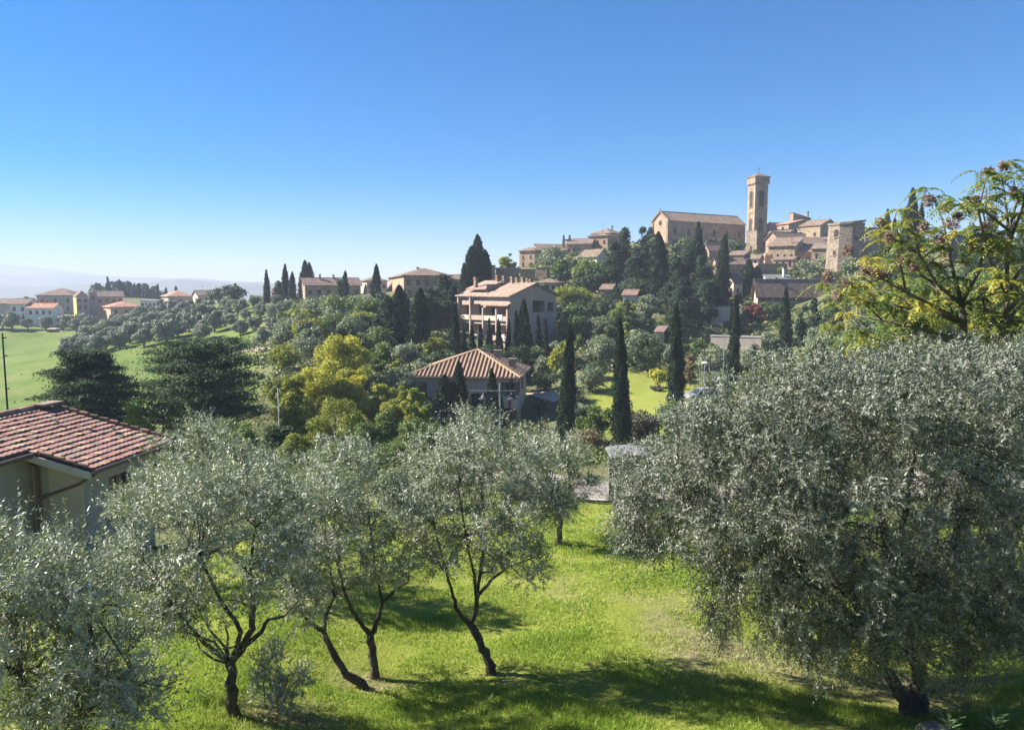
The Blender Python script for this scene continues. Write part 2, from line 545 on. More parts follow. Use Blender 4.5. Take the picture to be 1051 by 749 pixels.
def build_ground():
    ph = np.concatenate([np.arange(-180, -50, 5.0), np.arange(-50, 50, 0.33), np.arange(50, 180, 5.0)])
    ph = np.radians(ph)
    rr = np.exp(np.concatenate([np.linspace(math.log(1.2), math.log(400), 210), np.linspace(math.log(420), math.log(7000), 26)]))
    nphi, nr = len(ph), len(rr)
    A, B = np.meshgrid(ph, rr)
    x, y = B * np.sin(A), B * np.cos(A)
    z = ground_np(x, y)
    # small unevenness of turf and soil
    k = np.clip(B / 60, 0, 1)
    z = z + (np.sin(x * 1.9 + np.sin(y * 1.1) * 2) * np.sin(y * 1.6 + np.sin(x * .8)) * 0.025 + np.sin(x * .43) * np.sin(y * .37) * .05) * (B > 4)
    co = np.stack([x, y, z], -1).reshape(-1, 3)
    fs = []
    for i in range(nr - 1):
        for j in range(nphi):
            a, b = i * nphi + j, i * nphi + (j + 1) % nphi
            fs.append((a, a + nphi, b + nphi, b))
    co = np.vstack([co, [[0, 0, float(z[0].mean())]]])
    c = len(co) - 1
    for j in range(nphi):
        fs.append((c, j, (j + 1) % nphi))
    me = bpy.data.meshes.new('ground')
    me.from_pydata(co.tolist(), [], fs)
    me.polygons.foreach_set('use_smooth', [True] * len(fs))
    # what grows where: 1 = mown lawn, 0 = rough dry hillside
    px = CX + F * (co[:, 0] / np.maximum(co[:, 1], 0.1))
    d = co[:, 1]
    lawn = ((np.hypot(co[:, 0], co[:, 1]) < 26)).astype(float)
    lawn = np.maximum(lawn, ((px < 285) & (d > 70) & (d < 285)).astype(float))
    lawn = np.maximum(lawn, ((px > 560) & (px < 735) & (d > 62) & (d < 108)).astype(float))
    wob = np.array([mnoise.noise(Vector((a * .06, b * .06, 0))) for a, b in co[:, :2].tolist()])
    lawn = np.clip(lawn * 1.0, 0, 1)
    dd = np.hypot(co[:, 0], co[:, 1])
    edge = np.clip((26.5 - dd) / 3.0 + wob * 1.2, 0, 1)
    def band(v, a, b, w):
        return np.clip((v - a) / w, 0, 1) * np.clip((b - v) / w, 0, 1)
    left = band(px + wob * 26, -900, 275, 26) * band(d + wob * 14, 70, 290, 14)
    mid = band(px + wob * 16, 606, 735, 10) * band(d + wob * 8, 76, 106, 5)
    lawn = np.maximum(np.maximum(edge, left), mid)
    gx, gy = co[:, 0], co[:, 1]
    wob2 = np.array([mnoise.fractal(Vector((a * .5, b * .5, 7)), 1.0, 2.0, 4) if b < 30 else 0.0 for a, b in zip(gx.tolist(), gy.tolist())])
    dryv = np.clip(dry_at(gx, gy) * 1.15 + wob2 * 1.1 * (dd < 27) - .36, 0, 1)
    at = me.attributes.new('dry', 'FLOAT', 'POINT')
    at.data.foreach_set('value', dryv.astype(np.float32))
    at = me.attributes.new('field', 'FLOAT', 'POINT')
    at.data.foreach_set('value', left.astype(np.float32))
    at = me.attributes.new('lawn', 'FLOAT', 'POINT')
    at.data.foreach_set('value', lawn.astype(np.float32))
    m, nt, b = new_mat('ground')
    tc = N(nt, 'TexCoord')
    la = N(nt, 'Attribute', attribute_name='lawn')
    n1 = N(nt, 'TexNoise', i_Scale=0.45, i_Detail=8, i_Roughness=0.7)
    n2 = N(nt, 'TexNoise', i_Scale=5.0, i_Detail=6, i_Roughness=0.75)
    n3 = N(nt, 'TexNoise', i_Scale=0.06, i_Detail=6, i_Roughness=0.65)
    for n in (n1, n2, n3):
        nt.links.new(tc.outputs['Object'], n.inputs['Vector'])
    ad = N(nt, 'MixRGB', i_Fac=0.4)
    nt.links.new(n1.outputs['Fac'], ad.inputs[1])
    nt.links.new(n2.outputs['Fac'], ad.inputs[2])
    ad2 = N(nt, 'MixRGB', i_Fac=0.35)
    nt.links.new(ad.outputs[0], ad2.inputs[1])
    nt.links.new(n3.outputs['Fac'], ad2.inputs[2])
    g = ramp(nt, ad2.outputs[0], [(0.3, (0.13, 0.175, 0.025)), (0.45, (0.20, 0.235, 0.04)), (0.56, (0.25, 0.265, 0.06)), (0.68, (0.34, 0.30, 0.13))])
    s = ramp(nt, ad2.outputs[0], [(0.33, (0.06, 0.08, 0.03)), (0.5, (0.12, 0.13, 0.055)), (0.66, (0.24, 0.21, 0.12))])
    fa = N(nt, 'Attribute', attribute_name='field')
    ad3 = N(nt, 'MixRGB', i_Fac=0.35)
    nt.links.new(n3.outputs['Fac'], ad3.inputs[1])
    nt.links.new(n1.outputs['Fac'], ad3.inputs[2])
    gf = ramp(nt, ad3.outputs[0], [(0.36, (0.065, 0.11, 0.018)), (0.47, (0.10, 0.155, 0.028)), (0.56, (0.145, 0.18, 0.045)), (0.64, (0.19, 0.175, 0.085))])
    mf = N(nt, 'MixRGB')
    nt.links.new(fa.outputs['Fac'], mf.inputs[0])
    nt.links.new(g, mf.inputs[1])
    nt.links.new(gf, mf.inputs[2])
    g = mf.outputs[0]
    da = N(nt, 'Attribute', attribute_name='dry')
    md = N(nt, 'MixRGB')
    nt.links.new(da.outputs['Fac'], md.inputs[0])
    nt.links.new(g, md.inputs[1])
    nt.links.new(ramp(nt, n2.outputs['Fac'], [(0.35, (0.12, 0.095, 0.06)), (0.5, (0.24, 0.20, 0.12)), (0.65, (0.34, 0.29, 0.18))]), md.inputs[2])
    g = md.outputs[0]
    mx = N(nt, 'MixRGB')
    nt.links.new(la.outputs['Fac'], mx.inputs[0])
    nt.links.new(s, mx.inputs[1])
    nt.links.new(g, mx.inputs[2])
    nt.links.new(mx.outputs[0], b.inputs['Base Color'])
    b.inputs['Roughness'].default_value = 0.95
    b.inputs['Specular IOR Level'].default_value = 0.1
    bp = N(nt, 'Bump', i_Strength=0.8, i_Distance=0.12)
    nt.links.new(n2.outputs['Fac'], bp.inputs['Height'])
    nt.links.new(bp.outputs[0], b.inputs['Normal'])
    me.materials.append(m)
    tag(link('ground', me), kind='structure')


build_ground()


def sheet(name, line, width, mat, lift=0.03, nx=2, step=0.5):
    """a road or path: a strip following a line over the terrain"""
    pts = [Vector((a, b, 0)) for a, b in line]
    out = []
    for i in range(len(pts) - 1):
        L = (pts[i + 1] - pts[i]).length
        for k in range(max(1, int(L / step))):
            out.append(pts[i].lerp(pts[i + 1], k / max(1, int(L / step))))
    out.append(pts[-1])
    mb = MB()
    rows = []
    for i, p in enumerate(out):
        t = (out[min(i + 1, len(out) - 1)] - out[max(i - 1, 0)]).normalized()
        s = Vector((-t.y, t.x, 0))
        row = []
        for k in range(nx + 1):
            q = p + s * width * (k / nx - .5)
            row.append((q.x, q.y, ground(q.x, q.y) + lift + 0.06))
        rows.append(row)
    for i in range(len(rows) - 1):
        for k in range(nx):
            mb.face([rows[i][k + 1], rows[i][k], rows[i + 1][k], rows[i + 1][k + 1]])
    return tag(mb.build(name, mat), kind='structure')


def hills():
    """three far ridges, one behind the other"""
    m = surf('hill', (0.05, 0.07, 0.04), (0.12, 0.13, 0.08), 0.004, 0.95)
    for name, D, prof, thick in (
            ('hills', 2600, [(-500, 300), (-200, 296), (-30, 294), (60, 293), (140, 290), (180, 287), (235, 289), (300, 292), (420, 296), (600, 298), (1500, 297)], 700),
            ('hills', 3900, [(-500, 282), (-200, 276), (-30, 279), (30, 284), (80, 281), (140, 286), (200, 284), (260, 290), (400, 293), (700, 295), (1500, 292)], 900),
            ('hills', 5300, [(-600, 276), (-150, 268), (-40, 271), (10, 272), (60, 277), (110, 282), (200, 289), (400, 292), (900, 294), (1600, 290)], 900)):
        xs = np.arange(-450, 1500, 6.0)
        ys = np.interp(xs, [p[0] for p in prof], [p[1] for p in prof])
        ys = ys + np.array([mnoise.fractal(Vector((float(q) * .012, D * .01, 0)), 1.0, 2.0, 5) for q in xs]) * 2.2
        rows = []
        for k in range(9):
            t = k / 8 * 2 - 1
            Y = D + t * thick
            hgt = math.cos(t * math.pi / 2) ** 1.3
            rows.append([(X(float(q), D) * Y / D, Y, -78 + (P(float(q), float(w), D).z + 78) * hgt) for q, w in zip(xs, ys)])
        mb = MB()
        n = len(xs)
        mb.v = [p for r in rows for p in r]
        for k in range(8):
            for j in range(n - 1):
                a = k * n + j
                mb.f.append((a, a + 1, a + n + 1, a + n))
                mb.m.append(0)
        tag(mb.build(name, 'hill', smooth=True), kind='structure')


hills()

hz = MB()
hz.box((0, 1000, 30), (16000, 18000, 230))
ho = hz.build('haze', 'rubber')
ho.data.materials.clear()
hm = bpy.data.materials.new('haze')
hm.use_nodes = True
hm.node_tree.nodes.remove(hm.node_tree.nodes['Principled BSDF'])
pv = hm.node_tree.nodes.new('ShaderNodeVolumePrincipled')
pv.inputs['Color'].default_value = (0.74, 0.83, 1.0, 1)
pv.inputs['Density'].default_value = 0.00035
pv.inputs['Anisotropy'].default_value = 0.0
hm.node_tree.links.new(pv.outputs[0], hm.node_tree.nodes['Material Output'].inputs['Volume'])
ho.data.materials.append(hm)
tag(ho, kind='stuff')


# ------------------------------------------------------------------ crowns
def crown_cypress(W, H, s, n):
    """flame-shaped column of upright sprays over a solid heart"""
    t = RS.rand(n) ** 1.15
    w = RS.rand(n) * 2 * math.pi
    ph = RS.rand(6) * 6.28

    def rad(t, w):
        base = np.minimum(1, (t / 0.10) ** 0.5) * np.power(np.clip(1 - t, 0, 1), 0.62) * 1.22
        base = np.minimum(base, 0.98 - 0.25 * t)
        lump = 1 + 0.16 * np.sin(w * 3 + t * 9 + ph[0]) + 0.13 * np.sin(w * 5 - t * 21 + ph[1]) + 0.09 * np.sin(t * 47 + w * 2 + ph[2])
        return W / 2 * base * lump
    bend = (math.sin(ph[3]) * 0.12 * W, math.cos(ph[3]) * 0.12 * W)
    k = 0.74 + 0.30 * RS.rand(n)
    r = rad(t, w)
    c = np.stack([np.cos(w) * r * k + bend[0] * t, np.sin(w) * r * k + bend[1] * t, t * H * 0.985], 1)
    out = np.stack([np.cos(w), np.sin(w), np.full(n, 0.25)], 1)
    ax = unit(np.stack([np.cos(w) * .35, np.sin(w) * .35, np.ones(n)], 1) + RS.normal(size=(n, 3)) * .28)
    q = leafquads(c, ax, unit(out + RS.normal(size=(n, 3)) * .5), s * (1.4 + RS.rand(n)), s * (0.6 + .4 * RS.rand(n)))
    brown = (np.sin(t * 23 + ph[4]) * np.sin(w * 2 + ph[5]) > .82) * .45
    tint = 0.18 + 0.5 * RS.rand(n) * k + brown
    # heart
    tt = np.linspace(0.004, 0.97, 26)
    ww = np.linspace(0, 2 * math.pi, 15)
    T, Wd = np.meshgrid(tt, ww, indexing='ij')
    rr = rad(T, Wd) * 0.80
    g = np.stack([np.cos(Wd) * rr + bend[0] * T, np.sin(Wd) * rr + bend[1] * T, T * H * .985], -1)
    core = np.stack([g[:-1, :-1], g[:-1, 1:], g[1:, 1:], g[1:, :-1]], 2).reshape(-1, 4, 3)
    return np.concatenate([q, core]), np.concatenate([tint, np.full(len(core), .2)])


def crown_lobes(W, H, s, n, nl=16, shape='round', base=0.12, flat=0.8, out=0.75, lr=1.0):
    """leaf clumps on many lobes of an uneven crown"""
    a = W / 2
    C, Rr = [], []
    for i in range(nl):
        d = RS.normal(size=3)
        d /= np.linalg.norm(d)
        if shape == 'cone':
            t = RS.rand() ** 1.3
            w = RS.rand() * 6.28
            r = a * (1 - t) * (0.45 + .4 * RS.rand())
            C.append((math.cos(w) * r, math.sin(w) * r, H * (base + (0.94 - base) * t)))
            Rr.append(a * (0.22 + 0.26 * (1 - t)) * (.8 + .4 * RS.rand()))
        else:
            k = 0.72 * RS.rand() ** 0.33
            h = H * (1 - base) / 2
            C.append((d[0] * a * k, d[1] * a * k, H * base + h + d[2] * h * k))
            Rr.append(a * (0.20 + 0.22 * RS.rand()) * lr)
    if shape == 'cone':
        C.append((0, 0, H * .93))
        Rr.append(a * .16)
    C, Rr = np.array(C), np.array(Rr)
    p = Rr ** 2 / np.sum(Rr ** 2)
    li = RS.choice(len(C), n, p=p)
    d = rdir(n)
    d[:, 2] = np.where((d[:, 2] < -.3) & (RS.rand(n) < .5), -d[:, 2], d[:, 2])
    k = (0.45 + 0.75 * RS.rand(n) ** .8) * (1 + .12 * np.sin(d[:, 0] * 7 + li) * np.sin(d[:, 1] * 6 + li * 2))
    c = C[li] + d * (Rr[li] * k)[:, None] * np.array([1, 1, flat])
    nr = unit(d * out + RS.normal(size=(n, 3)) * .55 + np.array([0, 0, .25]))
    ax = unit(np.cross(nr, RS.normal(size=(n, 3))))
    q = leafquads(c, ax, nr, s * (1.0 + .8 * RS.rand(n)), s * (.7 + .5 * RS.rand(n)))
    lt = RS.rand(len(C))
    tint = .55 * lt[li] + .45 * RS.rand(n)
    z0 = q[:, :, 2].min(1)
    keep = z0 > 0.02
    return q[keep], tint[keep], C, Rr


def crown_cedar(W, H, s, n):
    """flat tiers of foliage on level limbs"""
    Q, T, limbs = [], [], []
    nt = 10
    per = n // (nt * 7)
    for i in range(nt):
        t = 0.20 + 0.78 * i / (nt - 1)
        rmax = W / 2 * (1.08 - .62 * max(0, (t - .45) / .55) ** 2.2) * (.9 if t < .3 else 1)
        for j in range(7):
            w = 2 * math.pi * (j + RS.rand() * .8) / 7 + i * 1.3
            L = rmax * (0.5 + .55 * RS.rand())
            if L < .3:
                L = .3
            z = H * t + RS.normal() * H * .012
            lift = L * (0.10 + .12 * RS.rand())
            d = np.array([math.cos(w), math.sin(w), 0])
            sd = np.array([-d[1], d[0], 0])
            limbs.append((d, L, z, lift))
            for m in range(4):          # pads along the limb
                f0 = .3 + .7 * (m + RS.rand() * .6) / 4
                k = per // 4
                cx = d * L * min(f0, 1)
                pr = L * (.15 + .1 * RS.rand()) * (1.15 - .4 * f0) + .35 * W / 10
                u = RS.normal(size=(k, 2)) * pr * np.array([.6, .75])
                c = cx + d * u[:, :1] + sd * u[:, 1:]
                c[:, 2] += z + lift * math.sin(min(f0, 1) * 2.2) - np.abs(u[:, 1]) * .25 + RS.normal(size=k) * .011 * W - .012 * W * RS.rand(k)
                nr = unit(np.array([0, 0, .9]) + RS.normal(size=(k, 3)) * .5)
                ax = unit(d + RS.normal(size=(k, 3)) * .7)
                Q.append(leafquads(c, ax, nr, s * (1 + .9 * RS.rand(k)), s * (.5 + .4 * RS.rand(k))))
                T.append(np.full(k, .25 + .4 * RS.rand()) + .3 * RS.rand(k))
    return np.concatenate(Q), np.concatenate(T), limbs


def ground_root(name, label, cat, x, y, group=None, rz=None, sink=0.05):
    return thing(name, label, cat, (x, y, ground(x, y) - sink), RS.rand() * 6.28 if rz is None else rz, group)


KIND = {   # leaf material, bark, shape parameters
    'cypress': ('leaf_cypress', 'bark'), 'pine': ('leaf_pine', 'bark'), 'cedar': ('leaf_cedar', 'bark'), 'green': ('leaf_green', 'bark'),
    'dark': ('leaf_dark', 'bark'), 'lime': ('leaf_lime', 'bark'), 'yellow': ('leaf_yellow', 'bark'), 'grey': ('leaf_greygreen', 'bark'),
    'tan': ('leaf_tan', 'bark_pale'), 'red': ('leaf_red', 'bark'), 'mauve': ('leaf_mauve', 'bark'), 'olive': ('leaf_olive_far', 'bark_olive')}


def tree(kind, px, top, wpx, d, name, label, cat, group=None, base=0.1, nl=None, bottom=None):
    """a tree of the kind, placed on the terrain at depth d; top is where its tip stands, bottom the row where its skirt ends"""
    x = X(px, d)
    g = ground(x, d)
    H = P(px, top, d).z - g
    W = wpx * d / F
    if H < 0.5:
        print('LOW', name, px, top, d, H)
        H = max(H, .8)
    lm, bk = KIND[kind]
    s = max(0.07, 1.5 * d / F)
    hpx = H * F / d
    n = int(min(15000, max(300, (3.9 if kind == 'pine' else 2.7) * wpx * min(hpx, 3.2 * wpx if kind != 'cypress' else 1e9))))
    root = ground_root(name, label, cat, x, d, group)
    lift = 0.0
    if bottom is not None:
        lift = max(0, P(px, bottom, d).z - g)
    tr = MB()
    if kind == 'cypress':
        lift = max(lift, .02 * H)
        q, t = crown_cypress(W, H - lift, s, n)
        q = q + np.array([0, 0, lift])
        tr.tube([(0, 0, -.3), (0, 0, .12 * H + lift)], [W * .09, W * .07], 8)
    elif kind == 'cedar':
        q, t, limbs = crown_cedar(W, H, max(.12, s * 1.15), int(n * 5.0))
        tr.tube([(0, 0, -.5), (.1, 0, H * .4), (0, .1, H * .95)], [W * .035, W * .026, W * .004], 9)
        for dd, L, z, lf in limbs:
            tr.tube([(0, 0, z - .1 * L), tuple(dd * L * .5 + np.array([0, 0, z])), tuple(dd * L * .95 + np.array([0, 0, z + lf * .7]))],
                    [W * .009, W * .006, W * .002], 5, cap=False)
    else:
        shape = 'cone' if kind == 'pine' else 'round'
        if bottom is not None:
            base = lift / H
        q, t, C, Rr = crown_lobes(W, H, s, n, nl or (30 if kind == 'pine' else 44 if kind in ('lime', 'yellow', 'red') else 28), shape, base, lr=.66 if kind in ('lime', 'yellow', 'red') else 1.0)
        tr.tube([(0, 0, -.4), (W * .01, 0, H * max(.12, base) * .6), (0, W * .02, H * .55)], [W * .035 + .03, W * .028 + .02, W * .012], 8)
        for c, r in zip(C[:12], Rr[:12]):
            tr.tube([(0, 0, H * max(.1, base) * .8), (c[0] * .5, c[1] * .5, (c[2] + H * base) * .5), tuple(c)], [W * .016 + .01, W * .01, W * .004], 5, cap=False)
    if kind == 'cypress':
        root.rotation_euler = (R(RS.normal() * .9), R(RS.normal() * .9), root.rotation_euler.z)
    crown = link('crown', quads('crown', q, t, lm), root)
    trunk = tr.build('trunk', bk, root, smooth=True)
    return root


def copy_tree(root, x, y, sc, rz, label=None, group=None, sink=.05):
    r = root.copy()
    COL.objects.link(r)
    r.location = (x, y, ground(x, y) - sink)
    r.rotation_euler = (0, 0, rz)
    r.scale = sc
    if label:
        r['label'] = label
    if group:
        r['group'] = group
    for ch in root.children:
        c = ch.copy()
        COL.objects.link(c)
        c.parent = r
    return r


# ------------------------------------------------------------------ near olives: trunk, limbs, branches, shoots with single leaves
def near_olive(label, d, stems, lobes, nshoot, lobe_depth=0.65, leaf=0.058, droop=0.0, shoot=0.42, per=15, twigs=70, name='olive_tree', extra_shoots=(), group='olive trees on the near lawn', up=0.62, openness=2.3, mat='leaf_olive'):
    """stems: list of (list of (px, py, radius m, depth offset)), lobes: (px, py, rx px, ry px, droop)"""
    k = d / F
    bx = stems[0][0]
    x0 = X(bx[0], d)
    z0 = ground(x0, d)
    root = thing(name, label, 'olive tree', (x0, d, z0), 0, group)
    O = Vector((x0, d, z0))

    def loc(px, py, dy):
        return P(px, py, d + dy) - O
    tr, lb = MB(), MB()
    for si, st in enumerate(stems):
        pts = [loc(a, b, e) for a, b, r, e in st]
        rad = [r * .82 for a, b, r, e in st]
        if si == 0 or st[0][1] > stems[0][0][1] - 6:
            pts.insert(0, pts[0] + Vector((0, 0, -.35)))
            rad.insert(0, rad[0] * 1.5)
            rad[1] *= 1.15
        # smooth and knot the line
        P2, R2 = [], []
        for i in range(len(pts) - 1):
            for t in (0, .33, .66):
                p = pts[i].lerp(pts[i + 1], t)
                if t:
                    p = p + Vector(RS.normal(size=3) * rad[i] * .3)
                P2.append(p)
                R2.append((rad[i] * (1 - t) + rad[i + 1] * t) * (0.9 + .25 * RS.rand()))
        P2.append(pts[-1])
        R2.append(rad[-1])
        (tr if si == 0 or st[0][1] > stems[0][0][1] - 6 else lb).tube(P2, R2, 9)
    # lobes in space
    L = []
    cxm = np.mean([l[0] for l in lobes])
    ext = max(abs(l[0] - cxm) + l[2] for l in lobes)
    for l in lobes:
        px, py, rx, ry = l[:4]
        dr = l[4] if len(l) > 4 else droop
        rd = (rx + ry) / 2 * k
        room = math.sqrt(max(.05, 1 - ((px - cxm) / ext) ** 2)) * ext * k * lobe_depth
        offs = [RS.uniform(-.25, .25) * room]
        if room > rd * .7:
            offs = [-room * .7 + RS.normal() * .1, room * .7 + RS.normal() * .1, 0]
        for o in offs:
            c = loc(px, py, o)
            L.append((np.array(c), np.array([rx * k, rd, ry * k]), dr))
    vol = np.array([np.prod(l[1]) ** .75 for l in L])
    li = RS.choice(len(L), nshoot, p=vol / vol.sum())
    Cc = np.array([l[0] for l in L])[li]
    Rd = np.array([l[1] for l in L])[li]
    Dr = np.array([l[2] for l in L])[li]
    o = rdir(nshoot)
    k1 = RS.rand(nshoot) ** (1 / openness)
    # clusters: pull shoots towards nearby bunch centres so the crown has clumps and gaps
    p0 = Cc + o * Rd * k1[:, None]
    nb = max(8, nshoot // 34)
    bc = p0[RS.choice(nshoot, nb)]
    for i in range(0, nshoot, 2000):
        dd = ((p0[i:i + 2000, None] - bc[None]) ** 2).sum(-1)
        j = dd.argmin(1)
        p0[i:i + 2000] += (bc[j] - p0[i:i + 2000]) * .50
    upv = np.stack([np.zeros(nshoot), np.zeros(nshoot), np.where(RS.rand(nshoot) < Dr, -1.0, up)], 1)
    dirv = unit(o * .55 + upv + RS.normal(size=(nshoot, 3)) * .42)
    bend = RS.normal(size=(nshoot, 3)) * .25 + np.array([0, 0, -.28])
    ln = shoot * (.55 + .75 * RS.rand(nshoot))
    if len(extra_shoots):
        es = []
        for px, py, dx, dz, le in extra_shoots:
            es.append((loc(px, py, RS.normal() * .15), (dx, RS.normal() * .1, dz), le))
        p0 = np.vstack([p0, [tuple(e[0]) for e in es]])
        dirv = np.vstack([dirv, unit(np.array([e[1] for e in es]))])
        bend = np.vstack([bend, RS.normal(size=(len(es), 3)) * .1])
        ln = np.concatenate([ln, [e[2] for e in es]])
    ns = len(p0)
    # leaves in opposite pairs along each shoot
    tt = (np.arange(per) + .5) / per
    pos = p0[:, None] + dirv[:, None] * (ln[:, None, None] * tt[None, :, None]) + bend[:, None] * (ln[:, None, None] * (tt ** 2)[None, :, None])
    tan = unit(dirv[:, None] + 2 * bend[:, None] * tt[None, :, None])
    sidev = unit(np.cross(tan, rdir(ns)[:, None]))
    s2 = np.cross(tan, sidev)
    Q, T = [], []
    base_t = RS.rand(ns)
    for sgn in (1, -1):
        alt = (np.arange(per) % 2)[None, :, None]
        sv = np.where(alt == 0, sidev, s2) * sgn
        ax = unit(tan * .75 + sv * .8 + RS.normal(size=pos.shape) * .25)
        le = leaf * (.5 + .85 * RS.rand(ns, per)) * (1.1 - .35 * tt)[None]
        c = pos + ax * le[..., None] * .5
        nr = unit(np.cross(ax, np.cross(tan, sv)) + RS.normal(size=pos.shape) * .5)
        Q.append(leafquads(c.reshape(-1, 3), ax.reshape(-1, 3), nr.reshape(-1, 3), le.ravel(), le.ravel() * .27, .45))
        T.append((.5 * base_t[:, None] + .5 * RS.rand(ns, per)).ravel())
    q = np.concatenate(Q)
    t = np.concatenate(T)
    gz = q[:, :, 2].min(1) > .03
    link('crown', quads('crown', q[gz], t[gz], mat), root)
    # branches from the limb ends out to the bunches
    ends = []
    for st in stems:
        for a, b, r, e in st[len(st) // 2:]:
            ends.append((np.array(loc(a, b, e)), r))
    E = np.array([e[0] for e in ends])
    br = MB()
    for i in RS.choice(len(bc), min(twigs, len(bc)), replace=False):
        tgt = bc[i]
        score = ((E - tgt) ** 2).sum(1) + np.maximum(0, E[:, 2] - tgt[2]) ** 2 * 2
        j = int(score.argmin())
        a = E[j]
        mid = (a + tgt) / 2 + RS.normal(size=3) * .08 * np.linalg.norm(tgt - a) + np.array([0, 0, .08 * np.linalg.norm(tgt - a)])
        r0 = min(ends[j][1] * .55, .022)
        m1 = (a + mid) / 2 + RS.normal(size=3) * .03
        br.tube([tuple(a), tuple(m1), tuple(mid), tuple(tgt)], [r0, r0 * .8, r0 * .6, .004], 5, cap=False)
    for q in (lb, br):
        i = len(tr.v)
        tr.v += q.v
        tr.f += [tuple(k + i for k in f) for f in q.f]
        tr.m += q.m
    tr.build('trunk', 'bark_olive', root, smooth=True)
    return root


